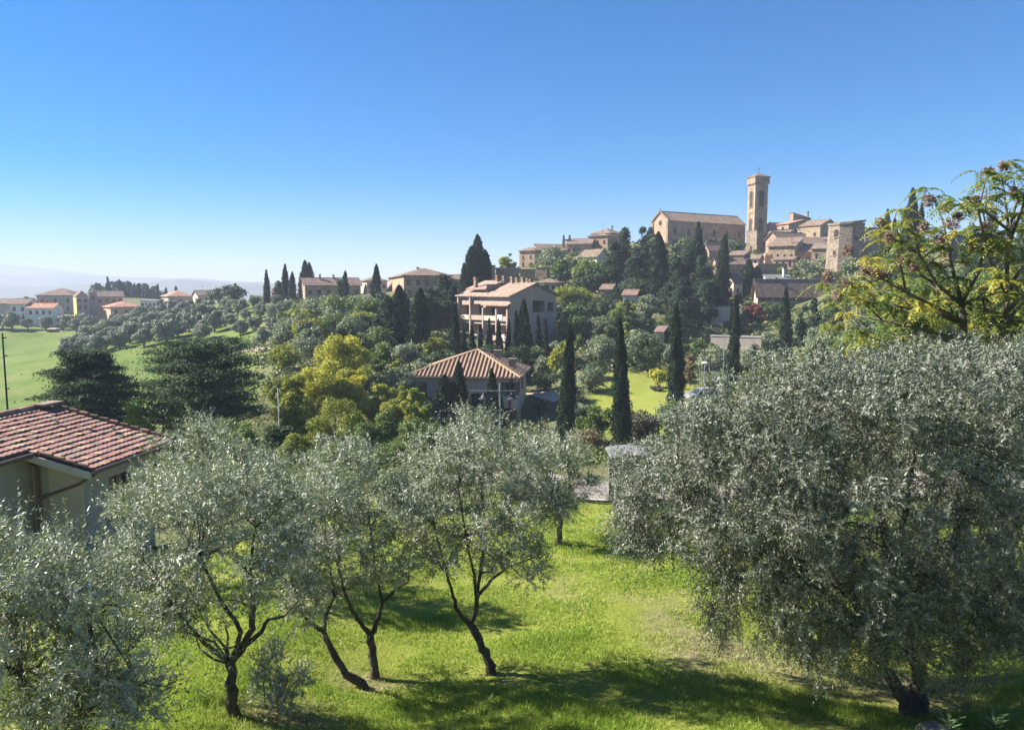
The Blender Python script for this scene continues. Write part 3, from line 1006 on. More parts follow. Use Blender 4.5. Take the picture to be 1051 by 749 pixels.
def near_olives():
    near_olive('upright olive tree with a forked trunk and wide silvery crown beside the tiled house', 9.6,
               [[(246, 757, .10, 0), (239, 710, .085, 0), (236, 681, .08, 0), (249, 664, .075, 0)],
                [(249, 664, .06, 0), (259, 645, .05, 0), (260, 624, .045, .1), (256, 591, .03, .15), (262, 540, .02, .2)],
                [(242, 672, .05, 0), (247, 648, .035, -.1), (226, 615, .03, -.2), (205, 570, .02, -.3)],
                [(249, 664, .045, 0), (266, 650, .035, .1), (275, 636, .03, .2), (292, 632, .02, .3)],
                [(236, 681, .04, 0), (210, 660, .03, -.2), (180, 625, .022, -.4), (160, 590, .015, -.5)]],
               [(215, 560, 88, 72), (160, 610, 52, 55), (280, 545, 50, 55), (200, 502, 58, 42), (150, 545, 42, 42), (255, 492, 46, 40), (300, 592, 34, 34),
                (200, 630, 55, 42), (150, 660, 38, 32), (120, 585, 26, 34), (268, 605, 30, 30), (300, 510, 26, 26)], 2300, twigs=110)
    near_olive('olive tree with a thin curved trunk leaning far over, left of the slender forked one', 11.5,
               [[(374, 707, .085, 0), (355, 692, .075, 0), (341, 668, .065, 0), (332, 647, .055, 0)],
                [(332, 647, .045, 0), (318, 640, .035, -.1), (308, 622, .025, -.2), (300, 600, .018, -.3)],
                [(332, 647, .045, 0), (335, 630, .035, .1), (343, 612, .025, .2), (338, 580, .018, .25)]],
               [(325, 595, 42, 46), (305, 555, 40, 40), (345, 545, 38, 38), (330, 510, 34, 30), (300, 610, 28, 34), (318, 640, 24, 22), (285, 575, 24, 28)], 1050, twigs=70)
    near_olive('slender olive tree with a straight trunk forking into a wide vee', 11.9,
               [[(385, 702, .09, 0), (382, 672, .078, 0), (380, 650, .07, 0)],
                [(380, 652, .05, 0), (370, 638, .042, -.05), (362, 628, .036, -.1), (353, 606, .026, -.2), (345, 570, .016, -.2)],
                [(380, 652, .055, 0), (389, 632, .045, .05), (392, 616, .038, .1), (386, 594, .028, .2), (380, 540, .016, .2)],
                [(391, 618, .035, .1), (405, 606, .028, .2), (418, 598, .02, .3)]],
               [(375, 545, 46, 50), (350, 495, 34, 38), (372, 470, 26, 26), (412, 560, 34, 40), (345, 465, 20, 18), (345, 555, 30, 36), (420, 520, 30, 34), (400, 590, 30, 22), (356, 600, 22, 22)],
               1120, twigs=80)
    near_olive('olive tree with a leaning trunk standing alone in the middle of the lawn', 12.0,
               [[(505, 691, .095, 0), (500, 676, .085, 0), (493, 660, .08, 0), (482, 639, .08, 0)],
                [(482, 640, .05, 0), (471, 628, .042, -.1), (465, 612, .034, -.15), (458, 585, .025, -.25), (446, 540, .015, -.3)],
                [(483, 640, .055, 0), (489, 622, .045, .05), (493, 588, .036, .1), (498, 545, .026, .15), (492, 480, .015, .1)],
                [(490, 612, .035, .05), (505, 594, .03, .25), (524, 580, .022, .4), (548, 572, .014, .5)],
                [(489, 622, .035, 0), (487, 590, .028, -.3), (478, 550, .02, -.5), (470, 500, .013, -.5)]],
               [(490, 525, 66, 66), (450, 505, 46, 52), (532, 535, 50, 52), (480, 462, 46, 42), (530, 478, 40, 36), (440, 470, 30, 32), (500, 438, 26, 22), (452, 575, 30, 28), (540, 585, 38, 24),
                (560, 520, 26, 34), (430, 540, 26, 30), (555, 470, 22, 22), (512, 570, 30, 22)],
               2350, twigs=130)
    near_olive('small olive tree farther down the lawn by the road', 20.0,
               [[(574, 559, .10, 0), (574, 545, .085, 0), (575, 531, .075, 0)],
                [(575, 533, .05, 0), (570, 520, .04, 0), (565, 500, .03, .2)],
                [(575, 533, .05, 0), (580, 518, .04, 0), (586, 498, .03, -.2)]],
               [(572, 488, 36, 36), (594, 478, 20, 22), (550, 478, 26, 30), (575, 460, 26, 22), (592, 505, 22, 22), (553, 515, 22, 24), (575, 520, 26, 14)], 1100, leaf=.075, twigs=40)
    near_olive('huge dense olive tree with drooping curtains of foliage above twin trunks', 10.8,
               [[(938, 731, .15, 0), (923, 712, .12, 0), (906, 688, .10, 0), (893, 650, .085, 0), (870, 600, .07, -.2), (840, 540, .05, -.3), (800, 480, .03, -.4)],
                [(941, 731, .16, .1), (945, 700, .14, .1), (934, 650, .11, .2), (920, 590, .09, .2), (900, 520, .07, .3), (880, 450, .04, .3)],
                [(938, 660, .08, .1), (960, 600, .07, 0), (985, 530, .05, 0), (1010, 460, .03, 0)],
                [(893, 650, .06, 0), (850, 610, .05, -.3), (790, 570, .04, -.5), (720, 530, .025, -.5)],
                [(920, 590, .06, .2), (930, 520, .05, -.4), (940, 450, .04, -.8), (950, 400, .02, -.9)]],
               [(850, 470, 112, 92, .12), (950, 440, 100, 84, .1), (762, 478, 86, 74, .15), (694, 525, 60, 58, .3), (652, 545, 32, 46, .5), (645, 505, 30, 36, .2), (860, 580, 96, 72, .3), (965, 570, 84, 78, .3),
                (1025, 500, 60, 100, .2), (742, 590, 34, 56, .8), (800, 592, 42, 54, .5), (1000, 395, 74, 44, .0), (885, 402, 86, 42, .0), (785, 425, 58, 40, .05), (1065, 430, 56, 64, .1),
                (708, 462, 48, 34, .1), (930, 610, 56, 38, .5), (1030, 590, 46, 50, .5), (750, 640, 20, 32, .95), (815, 630, 26, 36, .7), (862, 650, 30, 34, .8), (905, 640, 40, 34, .7), (960, 640, 46, 36, .6), (1030, 630, 46, 40, .6), (838, 655, 54, 34, .6), (900, 662, 54, 30, .6), (985, 655, 60, 38, .6), (1050, 640, 40, 44, .5), (780, 540, 66, 54, .4), (1004, 615, 40, 34, .6),
                (670, 492, 34, 36, .2), (830, 385, 40, 26, .0), (925, 372, 36, 22, .0), (1040, 362, 36, 22, .0), (725, 428, 34, 24, .0)],
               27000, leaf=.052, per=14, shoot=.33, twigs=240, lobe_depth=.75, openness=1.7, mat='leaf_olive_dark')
    near_olive('nearest olive tree, its bushy crown filling the bottom left corner with tall upright shoots', 7.4,
               [[(48, 812, .11, 0), (40, 770, .09, 0), (32, 735, .07, -.1), (20, 690, .05, -.2), (10, 630, .03, -.2)],
                [(52, 812, .10, 0), (72, 770, .08, 0), (84, 735, .06, .1), (95, 695, .04, .2), (90, 630, .03, .2)]],
               [(40, 650, 76, 92), (-15, 610, 60, 82), (102, 690, 56, 62), (34, 580, 44, 44), (146, 722, 34, 40), (85, 620, 44, 46), (-60, 680, 50, 80), (60, 735, 80, 40)], 2900, leaf=.056,
               extra_shoots=[(18, 560, .05, 1, .55), (24, 545, -.05, 1, .5), (60, 575, .0, 1, .55), (66, 590, .25, 1, .45), (100, 600, .3, 1, .4), (8, 555, -.2, 1, .4), (128, 640, .4, 1, .4), (44, 560, .1, 1, .4)], twigs=90)
    near_olive('young olive sapling sprouting from the grass beside the upright forked trunk', 9.9,
               [[(283, 752, .012, 0), (285, 715, .009, 0), (288, 680, .006, 0)], [(276, 751, .011, 0), (270, 700, .008, .1), (268, 668, .005, .1)], [(288, 751, .010, 0), (300, 715, .008, -.1), (308, 690, .005, -.1)]],
               [(288, 685, 26, 36), (272, 705, 22, 28), (302, 705, 20, 28), (285, 725, 26, 20)], 300, leaf=.05, shoot=.32, twigs=16, name='olive_sapling')
    near_olive('dense grey olive tree standing against the right end of the tiled house', 16.5,
               [[(205, 590, .12, 0), (203, 560, .10, 0), (205, 530, .08, 0)], [(205, 532, .06, 0), (190, 505, .05, 0), (175, 490, .03, 0)], [(205, 532, .06, 0), (215, 500, .05, 0), (215, 470, .03, 0)]],
               [(206, 466, 40, 36), (165, 492, 34, 34), (240, 480, 34, 30), (130, 512, 26, 30), (200, 510, 50, 30), (262, 505, 28, 34), (215, 445, 24, 20), (290, 480, 26, 28)], 1500, leaf=.075, twigs=40)
    near_olive('olive tree half hidden behind the vee-forked one, only its grey top showing', 15.5,
               [[(318, 610, .10, 0), (320, 560, .08, 0), (318, 520, .06, 0)], [(319, 540, .05, 0), (335, 505, .03, 0)], [(319, 540, .05, 0), (300, 505, .03, 0)]],
               [(318, 500, 34, 30), (290, 520, 26, 28), (345, 510, 26, 28)], 500, leaf=.075, twigs=20)


# ------------------------------------------------------------------ grass
def grass():
    n = 330000
    # spread evenly over the picture of the lawn, so near turf gets as much as far turf
    y = np.exp(RS.uniform(math.log(7.2), math.log(27), n * 2))
    u = RS.uniform(-.80, .80, n * 2)
    x = u * y
    keep = (x > -9.5 - .0 * y) | (y < 13)
    x, y = x[keep][:n], y[keep][:n]
    n = len(x)
    cl = np.array([mnoise.noise(Vector((a * .9, b * .9, 0))) for a, b in zip(x[::10], y[::10])]).repeat(10)[:n]
    if len(cl) < n:
        cl = np.resize(cl, n)
    cl2 = np.sin(x * 1.7 + np.sin(y * 2.1) * 1.5) * np.sin(y * 1.9 + x * .6)
    z = ground_np(x, y)
    z = z + (np.sin(x * 1.9 + np.sin(y * 1.1) * 2) * np.sin(y * 1.6 + np.sin(x * .8)) * 0.025 + np.sin(x * .43) * np.sin(y * .37) * .05)
    dry = dry_at(x, y)
    patch = np.array([mnoise.fractal(Vector((a * .55, b * .8, 3)), 1.0, 2.0, 4) for a, b in zip(x.tolist(), y.tolist())])
    h = (.035 + .05 * RS.rand(n)) * np.clip(1 + patch * 1.1, .35, 2.2) + .045 * np.clip(cl2, 0, 1) * RS.rand(n) + .06 * (RS.rand(n) < .03)
    w = .0035 + .0009 * y
    c = np.stack([x, y, z + h * .42], 1)
    ax = unit(np.stack([RS.normal(size=n) * .45, RS.normal(size=n) * .45, np.ones(n)], 1))
    q = leafquads(c, ax, rdir(n), h, w, .3)
    thin = ((patch < -.25) & (RS.rand(n) < .75)) | (RS.rand(n) < np.clip(dry * .9 - .1, 0, .8))
    # drier, yellower patches near the big tree and along the slope
    t = .14 + .34 * RS.rand(n) - .38 * patch + .8 * dry * RS.rand(n) + .3 * (RS.rand(n) < .05)
    tag(link('grass', quads('grass', q[~thin], t[~thin], 'blade')), kind='stuff')


def undergrowth():
    """rough low growth over the hillside that nobody could count"""
    Q, T = [], []
    n = 11000
    v = RS.uniform(math.log(34), math.log(265), n * 3)
    y = np.exp(v)
    px = RS.uniform(-60, 1110, n * 3)
    ok = np.ones(n * 3, bool)
    ok &= ~((px < 262) & (y > 62))
    ok &= ~((px < 290) & (y > 62) & (RS.rand(n * 3) < .7))
    ok &= ~((px > 560) & (px < 730) & (y > 62) & (y < 107))
    ok &= ~((px > 545) & (px < 585) & (y > 88) & (y < 104))
    ok &= ~((px > 610) & (px < 700) & (y < 32))
    for hx, hy, hr in HOUSES:
        ok &= np.hypot((px - CX) / F * y - hx, y - hy) > hr + .6
    y, px = y[ok][:n], px[ok][:n]
    x = np.array([(p - CX) / F for p in px]) * y
    z = ground_np(x, y)
    for a, b, c in zip(x, y, z):
        r = RS.uniform(.4, 1.25) * (1 + b / 300)
        k = 22
        d = rdir(k)
        d[:, 2] = np.abs(d[:, 2])
        cc = np.array([a, b, c]) + d * r * (.6 + .4 * RS.rand(k, 1)) * np.array([1, 1, .75])
        nr = unit(d + RS.normal(size=(k, 3)) * .5)
        s = 1.9 * b / F * 1.25
        Q.append(leafquads(cc, unit(np.cross(nr, RS.normal(size=(k, 3)))), nr, s * (1 + RS.rand(k)), s * (.7 + .5 * RS.rand(k))))
        T.append(np.full(k, .5 * RS.rand()) + .5 * RS.rand(k))
    tag(link('undergrowth', quads('undergrowth', np.concatenate(Q), np.concatenate(T), 'leaf_scrub')), kind='stuff')


# ------------------------------------------------------------------ the tall feathery tree on the right
def ailanthus(label, stems, d, tips_n, tint0, dd=1.5, leaf_n=6, seeds=(), top=True):
    base = stems[0][0]
    x0 = X(base[0], d)
    z0 = ground(x0, d)
    root = thing('ailanthus_tree', label, 'feathery tree', (x0, d, z0))
    O = Vector((x0, d, z0))

    def loc(px, py, e):
        return P(px, py, d + e) - O
    tr, br = MB(), MB()
    tips = []
    for st in stems:
        e1 = RS.uniform(-dd, dd)
        pts = [loc(a, b, e1 * i / (len(st) - 1)) for i, (a, b, r) in enumerate(st)]
        (tr if st is stems[0] else br).tube(pts, [r for a, b, r in st], 8)
        tips.append(pts[-1])
        for i in range(1, len(pts)):
            for k in range(2):
                t = RS.rand()
                o = pts[i - 1].lerp(pts[i], t)
                dirv = Vector(RS.normal(size=3) * np.array([1, 1, .4])) + Vector((0, 0, .4))
                e = o + dirv.normalized() * RS.uniform(.25, .7)
                br.tube([o, o.lerp(e, .5) + Vector((0, 0, .04)), e], [.014, .011, .007], 5, cap=False)
                tips.append(e)
    Q, T = [], []
    tips = [tips[i] for i in RS.choice(len(tips), min(tips_n, len(tips)), replace=False)]
    for tp in tips:
        tp = np.array(tp)
        tint = np.clip(tint0 + RS.normal() * .22, 0, 1)
        for j in range(leaf_n):
            w = RS.rand() * 6.28
            L = RS.uniform(.34, .62)
            dirv = unit(np.array([math.cos(w), math.sin(w), RS.uniform(.1, .7)]))
            m = 11
            t = np.linspace(.18, 1, m)
            pos = tp + dirv * (L * t)[:, None] + np.array([0, 0, -1.]) * (L * .75 * t ** 2)[:, None]
            tan = unit(dirv + np.array([0, 0, -1.]) * (t * 1.5)[:, None])
            side = unit(np.cross(tan, [0, 0, 1.]))
            for sg in (1, -1):
                ax = unit(side * sg * .85 + tan * .35 + np.array([0, 0, -.42]) + RS.normal(size=(m, 3)) * .1)
                le = .125 * (1.1 - .5 * t) * RS.uniform(.8, 1.15)
                c = pos + ax * le[:, None] * .5
                nr = unit(np.cross(ax, tan) * sg + RS.normal(size=(m, 3)) * .15)
                Q.append(leafquads(c, ax, nr, le, le * .36, .4))
                T.append(np.clip(tint + RS.normal(size=m) * .1, 0, 1))
    i = len(tr.v)
    tr.v += br.v
    tr.f += [tuple(k + i for k in f) for f in br.f]
    tr.m += br.m
    tr.build('trunk', 'bark_pale', root, smooth=True)
    link('crown', quads('crown', np.concatenate(Q), np.concatenate(T), 'leaf_ailanthus'), root)
    for px, py, rx, ry in seeds:
        n = 200
        e = RS.uniform(-1.3, -.3)
        c0 = np.array(loc(px, py, e))
        k = d / F * .85
        dv = np.clip(RS.normal(size=(n, 3)), -1.4, 1.4) * np.array([rx * k * .5, rx * k * .5, ry * k * .5])
        c = c0 + dv
        q = leafquads(c, rdir(n), rdir(n), .05 + .03 * RS.rand(n), .018 + .01 * RS.rand(n))
        s = link('seed_cluster', quads('seed_cluster', q, RS.rand(n), 'seed'), root)
    return root


# ------------------------------------------------------------------ houses
def facade(mb, o, u, w, h, holes, rev=.22, mat=0):
    """one wall face with real openings; o is the lower left corner seen from outside, u runs to the right"""
    o, u = Vector(o), Vector(u)
    nrm = u.cross(Vector((0, 0, 1)))
    xs = sorted({0, w} | {v for q in holes for v in q[:2]})
    zs = sorted({0, h} | {v for q in holes for v in q[2:4]})

    def pt(x, z, dp=0.0):
        return o + u * x + Vector((0, 0, z)) - nrm * dp
    for i in range(len(xs) - 1):
        for j in range(len(zs) - 1):
            cx, cz = (xs[i] + xs[i + 1]) / 2, (zs[j] + zs[j + 1]) / 2
            if any(q[0] < cx < q[1] and q[2] < cz < q[3] for q in holes):
                continue
            mb.face([pt(xs[i], zs[j]), pt(xs[i + 1], zs[j]), pt(xs[i + 1], zs[j + 1]), pt(xs[i], zs[j + 1])], mat)
    for x0, x1, z0, z1 in [q[:4] for q in holes]:
        a, b, c, d = (x0, z0), (x1, z0), (x1, z1), (x0, z1)
        for p, q in ((a, b), (b, c), (c, d), (d, a)):
            mb.face([pt(*p), pt(*p, rev), pt(*q, rev), pt(*q)], mat)


def roof_solid(mb, a, b, z, kind, rise, ov, th=.16):
    """roof bodies over a rectangle a by b centred on the origin, eaves at height z"""
    A, B = a / 2 + ov, b / 2 + ov
    if kind == 'flat':
        mb.box((0, 0, z + .1), (2 * A, 2 * B, .2))
        return
    if kind in ('gable_x', 'gable_y'):
        sl = rise / (b / 2) if kind == 'gable_x' else rise / (a / 2)
        dz = sl * ov
        off = (0, 0, -th)
        if kind == 'gable_x':
            mb.prism([(-A, -B, z - dz + th), (A, -B, z - dz + th), (A, 0, z + rise + th), (-A, 0, z + rise + th)], off)
            mb.prism([(A, B, z - dz + th), (-A, B, z - dz + th), (-A, 0, z + rise + th), (A, 0, z + rise + th)], off)
            mb.tube([(-A - .02, 0, z + rise + th), (A + .02, 0, z + rise + th)], .11, 6)
        else:
            mb.prism([(-A, B, z - dz + th), (-A, -B, z - dz + th), (0, -B, z + rise + th), (0, B, z + rise + th)], off)
            mb.prism([(A, -B, z - dz + th), (A, B, z - dz + th), (0, B, z + rise + th), (0, -B, z + rise + th)], off)
            mb.tube([(0, -B - .02, z + rise + th), (0, B + .02, z + rise + th)], .11, 6)
        return
    if kind in ('shed_b', 'shed_f', 'shed_l', 'shed_r'):     # the side named is the high one
        hi = {'shed_b': (0, 0, 1, 1), 'shed_f': (1, 1, 0, 0), 'shed_l': (1, 0, 0, 1), 'shed_r': (0, 1, 1, 0)}[kind]
        mb.prism([(x, y, z + th + rise * h) for (x, y), h in zip(((-A, -B), (A, -B), (A, B), (-A, B)), hi)], (0, 0, -th))
        return
    c = [(-A, -B, z), (A, -B, z), (A, B, z), (-A, B, z)]
    lo = [(x, y, zz - th) for x, y, zz in c]
    if kind == 'pyramid':
        r0 = r1 = (0, 0, z + rise)
    elif a >= b:
        r0, r1 = (-A + B, 0, z + rise), (A - B, 0, z + rise)
    else:
        r0, r1 = (0, -B + A, z + rise), (0, B - A, z + rise)
    if kind == 'pyramid':
        for k in range(4):
            mb.face([c[k], c[(k + 1) % 4], r0])
    elif a >= b:
        mb.face([c[0], c[1], r1, r0])
        mb.face([c[1], c[2], r1])
        mb.face([c[2], c[3], r0, r1])
        mb.face([c[3], c[0], r0])
    else:
        mb.face([c[0], c[1], r0])
        mb.face([c[1], c[2], r1, r0])
        mb.face([c[2], c[3], r1])
        mb.face([c[3], c[0], r0, r1])
    for k in range(4):
        j = (k + 1) % 4
        mb.face([lo[k], lo[j], c[j], c[k]])
    mb.face(lo[::-1])


WIN = {}
HOUSES = []


def window(parent, x, y, z, rz, w, h, style='plain', rev=.22):
    """a recessed window: glass, frame bars and a sill as one part, shutters as its own sub-parts"""
    key = (round(w, 2), round(h, 2), style)
    if key not in WIN:
        mb = MB()
        mb.box((0, rev - .03, h / 2), (w, .04, h), mat=1 if style != 'closed' else 2)
        fr = .06
        for sx in (-1, 1):
            mb.box((sx * (w / 2 - fr / 2), rev - .08, h / 2), (fr, .05, h - .004), mat=0)
        for zz in (fr / 2, h - fr / 2):
            mb.box((0, rev - .08, zz), (w - 2 * fr, .05, fr), mat=0)
        if style != 'closed':
            mb.box((0, rev - .075, h / 2), (.05, .04, h - 2 * fr), mat=0)
        mb.box((0, -.02, -.05), (w + .24, .2, .09), mat=3)
        WIN[key] = mb.mesh('window', ['wood_brown', 'glass_dark', 'shutter_mauve', 'stone_grey'])
        if style == 'shutters':
            s = MB()
            s.box((0, -.045, h / 2), (w * .5, .05, h))
            for k in range(7):
                s.box((0, -.075, h * (k + .5) / 7), (w * .42, .02, h / 11))
            WIN[key + ('s',)] = s.mesh('shutter', 'shutter_mauve')
    o = link('window', WIN[key], parent, (x, y, z))
    o.rotation_euler = (0, 0, rz)
    if style == 'shutters':
        for sg in (-1, 1):
            link('shutter', WIN[key + ('s',)], o, (sg * w * .76, 0, 0))
    return o


def rowwin(W, rows):
    """window rows (count, sill height, width, height[, style]) spread over a wall of width W"""
    out = []
    for r in rows:
        n, z, w, h = r[:4]
        st = r[4] if len(r) > 4 else 'plain'
        for i in range(n):
            x = W * (i + .5) / n if n > 1 or len(r) < 6 else W * r[5]
            if w < W / n * .92:
                out.append((x - w / 2, x + w / 2, z, z + h, st))
    return out


def corner_house(name, label, cat, Lp, Cp, Rp, eave, d, th, roof, rise, wall, rmat, F_=(), L_=(), a=None, b=None, ov=.35, base=None,
                 chim=(), group=None, ant=None, holesL=None, holesF=None, low=None, rev=.22):
    """house whose near corner stands at pixel column Cp, depth d; front face runs to column Rp, side face to column Lp"""
    th = R(th)
    if label.count('skyline') == 0 or 'lower house' in label:
        for k in range(60):         # step towards the viewer until a full storey stands clear of the slope
            if P(Cp, eave, d).z - ground(X(Cp, d), d) > 2.9:
                break
            d *= .99
    xc, xl, xr = X(Cp, d) / d, X(Lp, d) / d, X(Rp, d) / d
    x0 = xc * d
    if a is None:
        a = (xr * d - x0) / (math.cos(th) - xr * math.sin(th))
    if b is None:
        b = (x0 - xl * d) / (math.sin(th) + xl * math.cos(th))
    if not (.5 < a < 80 and .5 < b < 80):
        print('HOUSE SIZE', name, label, round(a, 1), round(b, 1))
        a, b = min(max(abs(a), 2), 30), min(max(abs(b), 2), 30)
    u = Vector((math.cos(th), math.sin(th), 0))
    v = Vector((-math.sin(th), math.cos(th), 0))
    c0 = Vector((x0, d, 0))
    cen = c0 + u * a / 2 + v * b / 2
    ze = P(Cp, eave, d).z
    zb = min(ground(p.x, p.y) for p in (c0, c0 + u * a, c0 + v * b, cen)) - .3
    if low is not None:
        zb = min(zb, P(Cp, low, d).z)
    H = ze - zb
    if H < 1.5:
        print('LOW HOUSE', label, H)
        zb = ze - 3
        H = 3
    HOUSES.append((cen.x, cen.y, math.hypot(a, b) / 2))
    root = thing(name, label, cat, (cen.x, cen.y, zb), th, group)
    wf = rowwin(a, [(q[0], H - q[1], *q[2:]) for q in F_])
    wl = rowwin(b, [(q[0], H - q[1], *q[2:]) for q in L_])
    mb = MB()
    hf = wf + [(q[0] * a, q[1] * a, H - q[3], H - q[2], 'hole') for q in (holesF or [])]
    hl = wl + [(q[0] * b, q[1] * b, H - q[3], H - q[2], 'hole') for q in (holesL or [])]
    facade(mb, (-a / 2, -b / 2, 0), (1, 0, 0), a, H, [q for q in hf], rev)
    facade(mb, (-a / 2, b / 2, 0), (0, -1, 0), b, H, [q for q in hl], rev)
    facade(mb, (a / 2, -b / 2, 0), (0, 1, 0), b, H, [])
    facade(mb, (a / 2, b / 2, 0), (-1, 0, 0), a, H, [])
    if roof == 'gable_x':
        for s in (-1, 1):
            tri = [(s * a / 2, -b / 2, H), (s * a / 2, b / 2, H), (s * a / 2, 0, H + rise)]
            mb.face(tri if s > 0 else tri[::-1])
    elif roof == 'gable_y':
        for s in (-1, 1):
            tri = [(-a / 2, s * b / 2, H), (a / 2, s * b / 2, H), (0, s * b / 2, H + rise)]
            mb.face(tri if s < 0 else tri[::-1])
    elif roof.startswith('shed'):
        hi = {'shed_b': (0, 0, 1, 1), 'shed_f': (1, 1, 0, 0), 'shed_l': (1, 0, 0, 1), 'shed_r': (0, 1, 1, 0)}[roof]
        cs = [(-a / 2, -b / 2), (a / 2, -b / 2), (a / 2, b / 2), (-a / 2, b / 2)]
        for k in range(4):
            j = (k + 1) % 4
            if hi[k] or hi[j]:
                p = [(*cs[k], H), (*cs[j], H)]
                if hi[j]:
                    p.append((*cs[j], H + rise))
                if hi[k]:
                    p.append((*cs[k], H + rise))
                mb.face(p)
    mb.build('wall', wall, root)
    if roof == 'none':
        return root, a, b, H, None
    rb = MB()
    roof_solid(rb, a, b, H + .003, roof, rise, ov)
    ro = rb.build('roof', rmat, root)
    for q in wf:
        window(root, (q[0] + q[1]) / 2 - a / 2, -b / 2, q[2], 0, q[1] - q[0], q[3] - q[2], q[4], rev)
    for q in wl:
        window(root, -a / 2, b / 2 - (q[0] + q[1]) / 2, q[2], -math.pi / 2, q[1] - q[0], q[3] - q[2], q[4], rev)
    for q in chim:        # fractions of a and b, height above the eaves
        c = MB()
        c.box((q[0] * a / 2, q[1] * b / 2, H + q[2] / 2), (.55, .55, q[2]))
        c.box((q[0] * a / 2, q[1] * b / 2, H + q[2] + .05), (.75, .75, .1))
        c.box((q[0] * a / 2, q[1] * b / 2, H + q[2] + .32), (.7, .7, .07))
        for sx in (-.25, .25):
            c.box((q[0] * a / 2 + sx, q[1] * b / 2, H + q[2] + .2), (.1, .5, .2))
        c.build('chimney', 'stone_brown' if len(q) < 4 else q[3], ro)
    if ant:
        am = MB()
        x, y, h = ant[0] * a / 2, ant[1] * b / 2, ant[2]
        am.tube([(x, y, H), (x, y, H + h)], .03, 5)
        for k in range(4):
            am.tube([(x - .5 + .08 * k, y, H + h - .1 - .22 * k), (x + .5 - .08 * k, y, H + h - .1 - .22 * k)], .018, 4)
        am.build('antenna', 'metal_dark', ro)
    return root, a, b, H, ro


CH = corner_house


def bell_tower():
    root, a, b, H, _ = CH('bell_tower', 'tall square brick bell tower with arched openings rising above the church', 'tower', 764, 771, 783.3, 189, 245, 13, 'none', 0,
                          'stone_brown', 'tiles_brown')
    mb = MB()
    for z, o, h in ((H - 8.6, .16, .35), (H - 16.2, .16, .4), (H - .9, .12, .25), (H - 9.1, .1, .12)):
        mb.box((0, 0, z), (a + 2 * o, b + 2 * o, h))
    # corner pilasters and sunk panels
    for sx in (-1, 1):
        for sy in (-1, 1):
            mb.box((sx * (a / 2 - .35), sy * (b / 2 - .35), H / 2), (.9, .9, H - .02))
    mb.build('moulding', 'stone_tan', root)
    top = MB()
    for z, o, h in ((H + .12, .3, .24), (H + .42, .5, .3), (H + 1.4, .42, 1.6), (H + 2.33, .62, .26)):
        top.box((0, 0, z), (a + 2 * o, b + 2 * o, h))
    top.build('cornice', 'stone_brown', root)
    rb = MB()
    A = a / 2 + .75
    B = b / 2 + .75
    z = H + 2.463
    for k in range(4):
        c = [(-A, -B, z), (A, -B, z), (A, B, z), (-A, B, z)]
        rb.face([c[k], c[(k + 1) % 4], (0, 0, z + 1.5)])
    rb.face([(-A, B, z), (A, B, z), (A, -B, z), (-A, -B, z)])
    ro = rb.build('roof', 'tiles_brown', root)
    cr = MB()
    cr.tube([(0, 0, z + 1.4), (0, 0, z + 3.4)], .06, 5)
    cr.tube([(-.35, 0, z + 2.8), (.35, 0, z + 2.8)], .05, 5)
    cr.build('cross', 'metal_dark', ro)
    for z0, h, w in ((H - 7.2, 5.2, 1.6), (H - 15.0, 4.2, 1.35)):
        for rz, ox, oy in ((0, 0, -b / 2), (-math.pi / 2, -a / 2, 0), (math.pi / 2, a / 2, 0), (math.pi, 0, b / 2)):
            f = MB()
            arch = [(-w / 2, 0), (w / 2, 0), (w / 2, h - w / 2)] + [(w / 2 * math.cos(t), h - w / 2 + w / 2 * math.sin(t)) for t in np.linspace(.3, math.pi - .3, 7)] + [(-w / 2, h - w / 2)]
            f.prism([(x, -.06, zz) for x, zz in arch], (0, .05, 0), mat=0)  # solid arch coloured dark, painting the shade of an opening
            k = 1.28
            fr = [(x * k, zz if zz < .01 else zz + .16) for x, zz in arch]
            for i in range(1, len(arch)):
                j = (i + 1) % len(arch)
                if i == len(arch) - 1:
                    j = 0
                f.prism([(arch[i][0], -.16, arch[i][1]), (arch[j][0], -.16, arch[j][1]), (fr[j][0], -.16, fr[j][1]), (fr[i][0], -.16, fr[i][1])], (0, .15, 0), mat=1)
            f.tube([(0, -.09, 0), (0, -.09, h * .62)], .1, 8, mat=1)
            f.box((0, -.1, -.1), (w * 1.4, .26, .2), mat=1)
            o = f.build('window', ['interior_shade', 'stone_grey'], root, loc=(ox, oy, z0))
            o.rotation_euler = (0, 0, rz)


